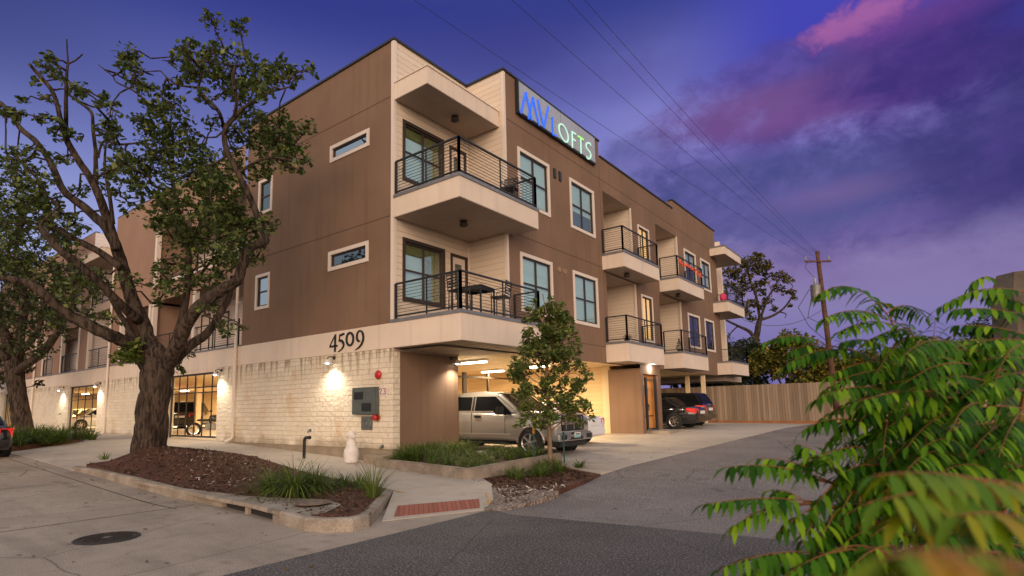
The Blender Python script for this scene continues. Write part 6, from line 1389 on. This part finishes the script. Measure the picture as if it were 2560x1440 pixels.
# ------------------------------------------------------------------ the pinnate shrub beside the camera
random.seed(101)
SB = far(2420, 1500, 2.35); SB.z = RD(SB.x, SB.y)+.02
t = empty('leafy_shrub', SB, 0, 'bright green feathery leaved shrub spreading beside the camera at lower right', 'shrub')
fg = MB(); fy = MB(); stm = MB()
def frond(mb, p0, p1, p2, n=11, ll=.085, droop=.75):
    """rachis through three points (p1 = apex), paired drooping leaflets"""
    pts = []
    for k in range(9): u = k/8; pts.append(p0*(1-u)**2+p1*(2*u*(1-u))+p2*u*u)
    stm.tube([q-SB for q in pts], [.0026*(1-.7*k/8) for k in range(9)], 5)
    L = (p2-p0).length
    for k in range(1, n+1):
        u = .14+.84*k/n; q = p0*(1-u)**2+p1*(2*u*(1-u))+p2*u*u; tn = ((p1-p0)*(1-u)+(p2-p1)*u).normalized()
        side = tn.cross(Vector((0, 0, 1))); side = side.normalized() if side.length > .05 else RT.copy()
        sc_ = ll*(1.0 if .15 < u < .75 else .76)*random.uniform(.72, 1.18)
        for s in (-1, 1) if k < n else (0,):
            dv = (side*s*.75+tn*(.45 if s else 1.2)+Vector((0, 0, -droop*random.uniform(.45, 1.6)))).normalized()
            wv = dv.cross(side*s+Vector((0, 0, 1.2))+tn*.2)
            wv = wv.normalized() if wv.length > .05 else tn.copy()
            if random.random() < .5: wv = (wv+tn*.3).normalized()
            up_ = wv.cross(dv).normalized(); wd = sc_*.165; c = q-SB
            row = []
            for (a_, w_, d_) in ((0, .05, 0), (.22, .85, .012), (.5, 1, 0), (.78, .62, -.10), (1.0, 0, -.24)):
                m_ = c+dv*(sc_*a_)+Vector((0, 0, d_*sc_)); k0 = len(mb.v)
                if w_ > 0: mb.v += [tuple(m_-wv*wd*w_+up_*wd*.22*w_), tuple(m_), tuple(m_+wv*wd*w_+up_*wd*.22*w_)]; row.append((k0, k0+1, k0+2))
                else: mb.v.append(tuple(m_)); row.append((k0,))
            for i in range(len(row)-2):
                A, B = row[i], row[i+1]; mb.f += [(A[0], A[1], B[1], B[0]), (A[1], A[2], B[2], B[1])]
            A = row[-2]; B = row[-1][0]; mb.f += [(A[0], A[1], B), (A[1], A[2], B)]
FR = [ ((2060, 858), (1900, 862), 26, 2.9, 2.9), ((2050, 862), (1960, 890), 12, 2.9, 2.85), # base px, tip px, lift px, depth base, depth tip
 ((2222, 792), (2040, 742), 62, 2.3, 2.2), ((2218, 800), (2052, 800), 30, 2.3, 2.1), ((2232, 812), (2085, 838), 24, 2.3, 2.15), ((2285, 822), (2150, 868), 20, 2.3, 2.2), ((2215, 786), (2318, 798), 36, 2.3, 2.5), ((2228, 800), (2300, 860), 10, 2.3, 2.1), ((2240, 800), (2165, 790), 50, 2.4, 2.6),
 ((2590, 742), (2330, 782), 50, 2.2, 2.3), ((2490, 700), (2420, 722), 22, 2.7, 2.7), ((2600, 800), (2370, 775), 18, 2.2, 2.2), ((2600, 850), (2375, 815), 18, 2.1, 2.2), ((2560, 880), (2345, 865), 24, 2.1, 2.1), ((2600, 905), (2395, 925), 26, 2.0, 2.1), ((2450, 752), (2590, 790), 30, 2.4, 2.2),
 ((2325, 925), (2255, 800), 10, 2.2, 2.1), ((2325, 925), (2340, 792), 6, 2.2, 2.3), ((2328, 928), (2390, 830), 14, 2.2, 2.2), ((2320, 930), (2200, 868), 22, 2.2, 2.2), ((2325, 925), (2300, 830), 5, 2.2, 2.0), ((2330, 930), (2440, 868), 20, 2.2, 2.1),
 ((2200, 905), (1956, 920), 50, 2.5, 2.4), ((2140, 880), (1992, 905), 20, 2.5, 2.45), ((2240, 885), (2090, 862), 30, 2.4, 2.4), ((2250, 905), (2060, 948), 24, 2.3, 2.2), ((2270, 940), (2050, 985), 40, 2.2, 2.1), ((2300, 950), (2120, 930), 20, 2.3, 2.4),
 ((2240, 985), (2030, 1005), 34, 2.1, 2.0), ((2260, 1000), (2030, 1068), 44, 2.1, 2.0), ((2230, 985), (2140, 1070), 14, 2.0, 1.9), ((2250, 990), (2200, 1085), 10, 2.0, 1.9), ((2240, 985), (2060, 1120), 30, 2.1, 2.0), ((2270, 1000), (2290, 1090), 10, 2.0, 1.9), ((2350, 960), (2170, 985), 26, 2.2, 2.1),
 ((2330, 1020), (2160, 1130), 30, 1.9, 1.9), ((2400, 1000), (2300, 1060), 18, 2.0, 1.9), ((2430, 1010), (2560, 960), 24, 2.0, 2.1), ((2600, 985), (2330, 1010), 30, 1.9, 2.0), ((2590, 1030), (2360, 1050), 30, 1.8, 1.9), ((2480, 1060), (2340, 1120), 24, 1.8, 1.8), ((2600, 1070), (2440, 1090), 22, 1.7, 1.8), ((2500, 1080), (2560, 1150), 14, 1.7, 1.7), ((2440, 1060), (2290, 1150), 30, 1.8, 1.8),
 ((2085, 1208), (1812, 1168), 26, 1.9, 1.85), ((2060, 1190), (1880, 1148), 20, 1.9, 1.95), ((2030, 1175), (1995, 1115), 8, 1.9, 2.0), ((2110, 1210), (1985, 1110), 30, 1.9, 1.9), ((2110, 1215), (2060, 1130), 6, 1.9, 1.8), ((2130, 1220), (2140, 1130), 4, 1.9, 1.9), ((2040, 1255), (1756, 1262), 16, 1.8, 1.75), ((2030, 1262), (1820, 1328), 34, 1.8, 1.75), ((2020, 1262), (1915, 1228), 20, 1.8, 1.9), ((2050, 1262), (1935, 1345), 14, 1.8, 1.75), ((2060, 1268), (2000, 1365), 4, 1.8, 1.7), ((2090, 1275), (2040, 1372), 2, 1.8, 1.7), ((2110, 1280), (2100, 1380), 2, 1.8, 1.7), ((2140, 1290), (2160, 1385), 2, 1.8, 1.75), ((2080, 1215), (2010, 1310), 10, 1.8, 1.8), ((2130, 1230), (2080, 1330), 6, 1.8, 1.8), ((2150, 1240), (2150, 1340), 4, 1.8, 1.8),
 ((2180, 1120), (2010, 1165), 24, 1.95, 1.9), ((2200, 1140), (2060, 1240), 14, 1.95, 1.9), ((2230, 1150), (2150, 1250), 8, 1.9, 1.85), ((2160, 1060), (1995, 1085), 30, 2.0, 2.0), ((2250, 1240), (2100, 1300), 20, 1.8, 1.75), ((2280, 1280), (2150, 1370), 14, 1.75, 1.7), ((2330, 1180), (2200, 1240), 20, 1.8, 1.8), ((2380, 1130), (2250, 1190), 24, 1.85, 1.8), ((2520, 1120), (2390, 1180), 24, 1.8, 1.75), ((2600, 1160), (2470, 1220), 24, 1.75, 1.7), ((2420, 1330), (2280, 1390), 24, 1.5, 1.45), ((2500, 1380), (2330, 1440), 24, 1.45, 1.4),
 ((2050, 1385), (1795, 1425), 26, 1.7, 1.6), ((1990, 1392), (1830, 1455), 10, 1.7, 1.6), ((2010, 1388), (1890, 1400), 10, 1.7, 1.7), ((2180, 1375), (1960, 1440), 30, 1.6, 1.5), ((2190, 1372), (2020, 1420), 34, 1.6, 1.6), ((2240, 1365), (2110, 1440), 30, 1.55, 1.5), ((2100, 1400), (1990, 1480), 14, 1.6, 1.5)]
for (b0, t0, lift, d0_, d1_) in FR:
    A = far(*b0, d0_); B = far(*t0, d1_); mid = far((b0[0]+t0[0])/2, (b0[1]+t0[1])/2-lift*1.6, (d0_+d1_)/2-.05)
    L = (A-B).length; frond(fg, A, mid, B, max(6, int(L/.027)), .066, .6)
REG = [(2230, 800), (2420, 780), (2600, 760), (2600, 1480), (1950, 1480), (1990, 1350), (2040, 1230), (2120, 1150), (2080, 1010), (2190, 900)]
def inreg(x, y):
    r = False; j = len(REG)-1
    for i in range(len(REG)):
        if (REG[i][1] > y) != (REG[j][1] > y) and x < (REG[j][0]-REG[i][0])*(y-REG[i][1])/(REG[j][1]-REG[i][1])+REG[i][0]: r = not r
        j = i
    return r
k = 0
while k < 380:
    x = random.uniform(1960, 2640); y = random.uniform(830, 1480)
    if not inreg(x, y): continue
    an = random.uniform(math.pi*.60, math.pi*1.55); l = random.uniform(100, 190); tx = x+l*math.cos(an); ty = y-l*math.sin(an)*.55+25
    if not inreg(tx, ty): continue
    d_ = random.uniform(1.75, 2.6); A = far(x, y, d_); B = far(tx, ty, d_+random.uniform(-.3, .2)); mid = (A+B)/2+Vector((0, 0, random.uniform(.02, .07)))
    frond(fg, A, mid, B, max(6, int((A-B).length/.028)), .060, .6); k += 1
stm_main = stm; stm = MB()
# nearer fronds, out of focus, orange-tinged young growth
for (b0, t0, lift, d0_, d1_) in (((2600, 1250), (2180, 1190), 40, .80, .74), ((2620, 1235), (2330, 1205), 26, .85, .8), ((2500, 1260), (2200, 1250), 30, .78, .7), ((2640, 1330), (2390, 1290), 30, .70, .66), ((2420, 1260), (2250, 1290), 10, .8, .74)):
    A = far(*b0, d0_); B = far(*t0, d1_); mid = far((b0[0]+t0[0])/2, (b0[1]+t0[1])/2-lift*1.6, (d0_+d1_)/2); frond(fy, A, mid, B, 9, .062, .6)
for (b0, t0, lift, d0_, d1_) in (((2560, 1520), (2200, 1395), 80, .27, .25), ((2680, 1480), (2330, 1380), 40, .30, .27), ((2600, 1560), (2350, 1450), 40, .26, .25), ((2700, 1500), (2480, 1420), 30, .28, .27)):
    A = far(*b0, d0_); B = far(*t0, d1_); mid = far((b0[0]+t0[0])/2, (b0[1]+t0[1])/2-lift*1.6, (d0_+d1_)/2); frond(fy, A, mid, B, 6, .045, .45)
stm.build('leaf_stalks', 'stem', t, True, fix=False); stm = stm_main
# woody stems
def stem(pts, r):
    stm.tube([far(x, y, d)-SB for x, y, d in pts], [r*(1-.7*i/(len(pts)-1)) for i in range(len(pts))], 7)
stem([(2440, 1700, 2.3), (2400, 1400, 2.3), (2360, 1150, 2.25), (2338, 1000, 2.2), (2322, 920, 2.2)], .02); stem([(2360, 1150, 2.25), (2300, 950, 2.3), (2260, 860, 2.3), (2222, 792, 2.3)], .011); stem([(2420, 1500, 2.2), (2300, 1350, 2.0), (2150, 1290, 1.85), (2040, 1255, 1.8), (1995, 1262, 1.8)], .013); stem([(2300, 1350, 2.0), (2200, 1260, 1.9), (2085, 1208, 1.9), (2000, 1190, 1.88)], .011); stem([(2420, 1550, 2.0), (2300, 1420, 1.7), (2190, 1372, 1.6), (2050, 1385, 1.65)], .012); stem([(2340, 1000, 2.2), (2290, 990, 2.15), (2240, 985, 2.05)], .010); stem([(2440, 1600, 2.3), (2520, 1200, 2.1), (2560, 1000, 2.1), (2600, 850, 2.1), (2590, 742, 2.2)], .016); stem([(2338, 1000, 2.25), (2270, 930, 2.4), (2200, 905, 2.5)], .01)
stem([(2200, 905, 2.5), (2130, 875, 2.7), (2055, 860, 2.9)], .008); fg.build('leaves', 'sumac', t, True, fix=False); fy.build('yellow_leaves', 'sumacy', t, True, fix=False); stm.build('stems', 'stem', t, True, fix=False)

random.seed(55); mb = MB()
def litter(n, x0, x1, y0, y1, fn, bias):
    for i in range(n):
        x = random.uniform(x0, x1); y = y0+(y1-y0)*random.random()**bias; s = random.uniform(.02, .045); an = random.uniform(0, 6.3); u = Vector((math.cos(an), math.sin(an), random.uniform(-.2, .2)))*s; w = Vector((-math.sin(an), math.cos(an), random.uniform(-.3, .3)))*s*.5; c = Vector((x, y, fn(x, y)+.014)); mb.quad(c-u, c+w, c+u*1.1, c-w)
litter(90, -9, 4.5, -5.95, -8.5, RD, 2.6); litter(60, -8, 3, -.1, -1.6, lambda x, y: G(x, y)+.004, 1.8); litter(45, 6.4, 12, -4, 2, lambda x, y: RD(x, y)+.004, 1); litter(40, 2, 8, -12, -6.3, RD, 1); litter(30, 4.2, 5.8, 2.2, 9, lambda x, y: G(x, y)+.006, 1)
M['litter'] = leafmat('dry_leaves', [(0, (.05, .03, .015)), (1, (.30, .20, .09)), (.6, (.14, .085, .04))], 0, .9)
tag(mb.build('fallen_leaves', 'litter', fix=False), 'small dry brown leaves scattered on the pavement and street', 'leaf litter', kind='stuff')
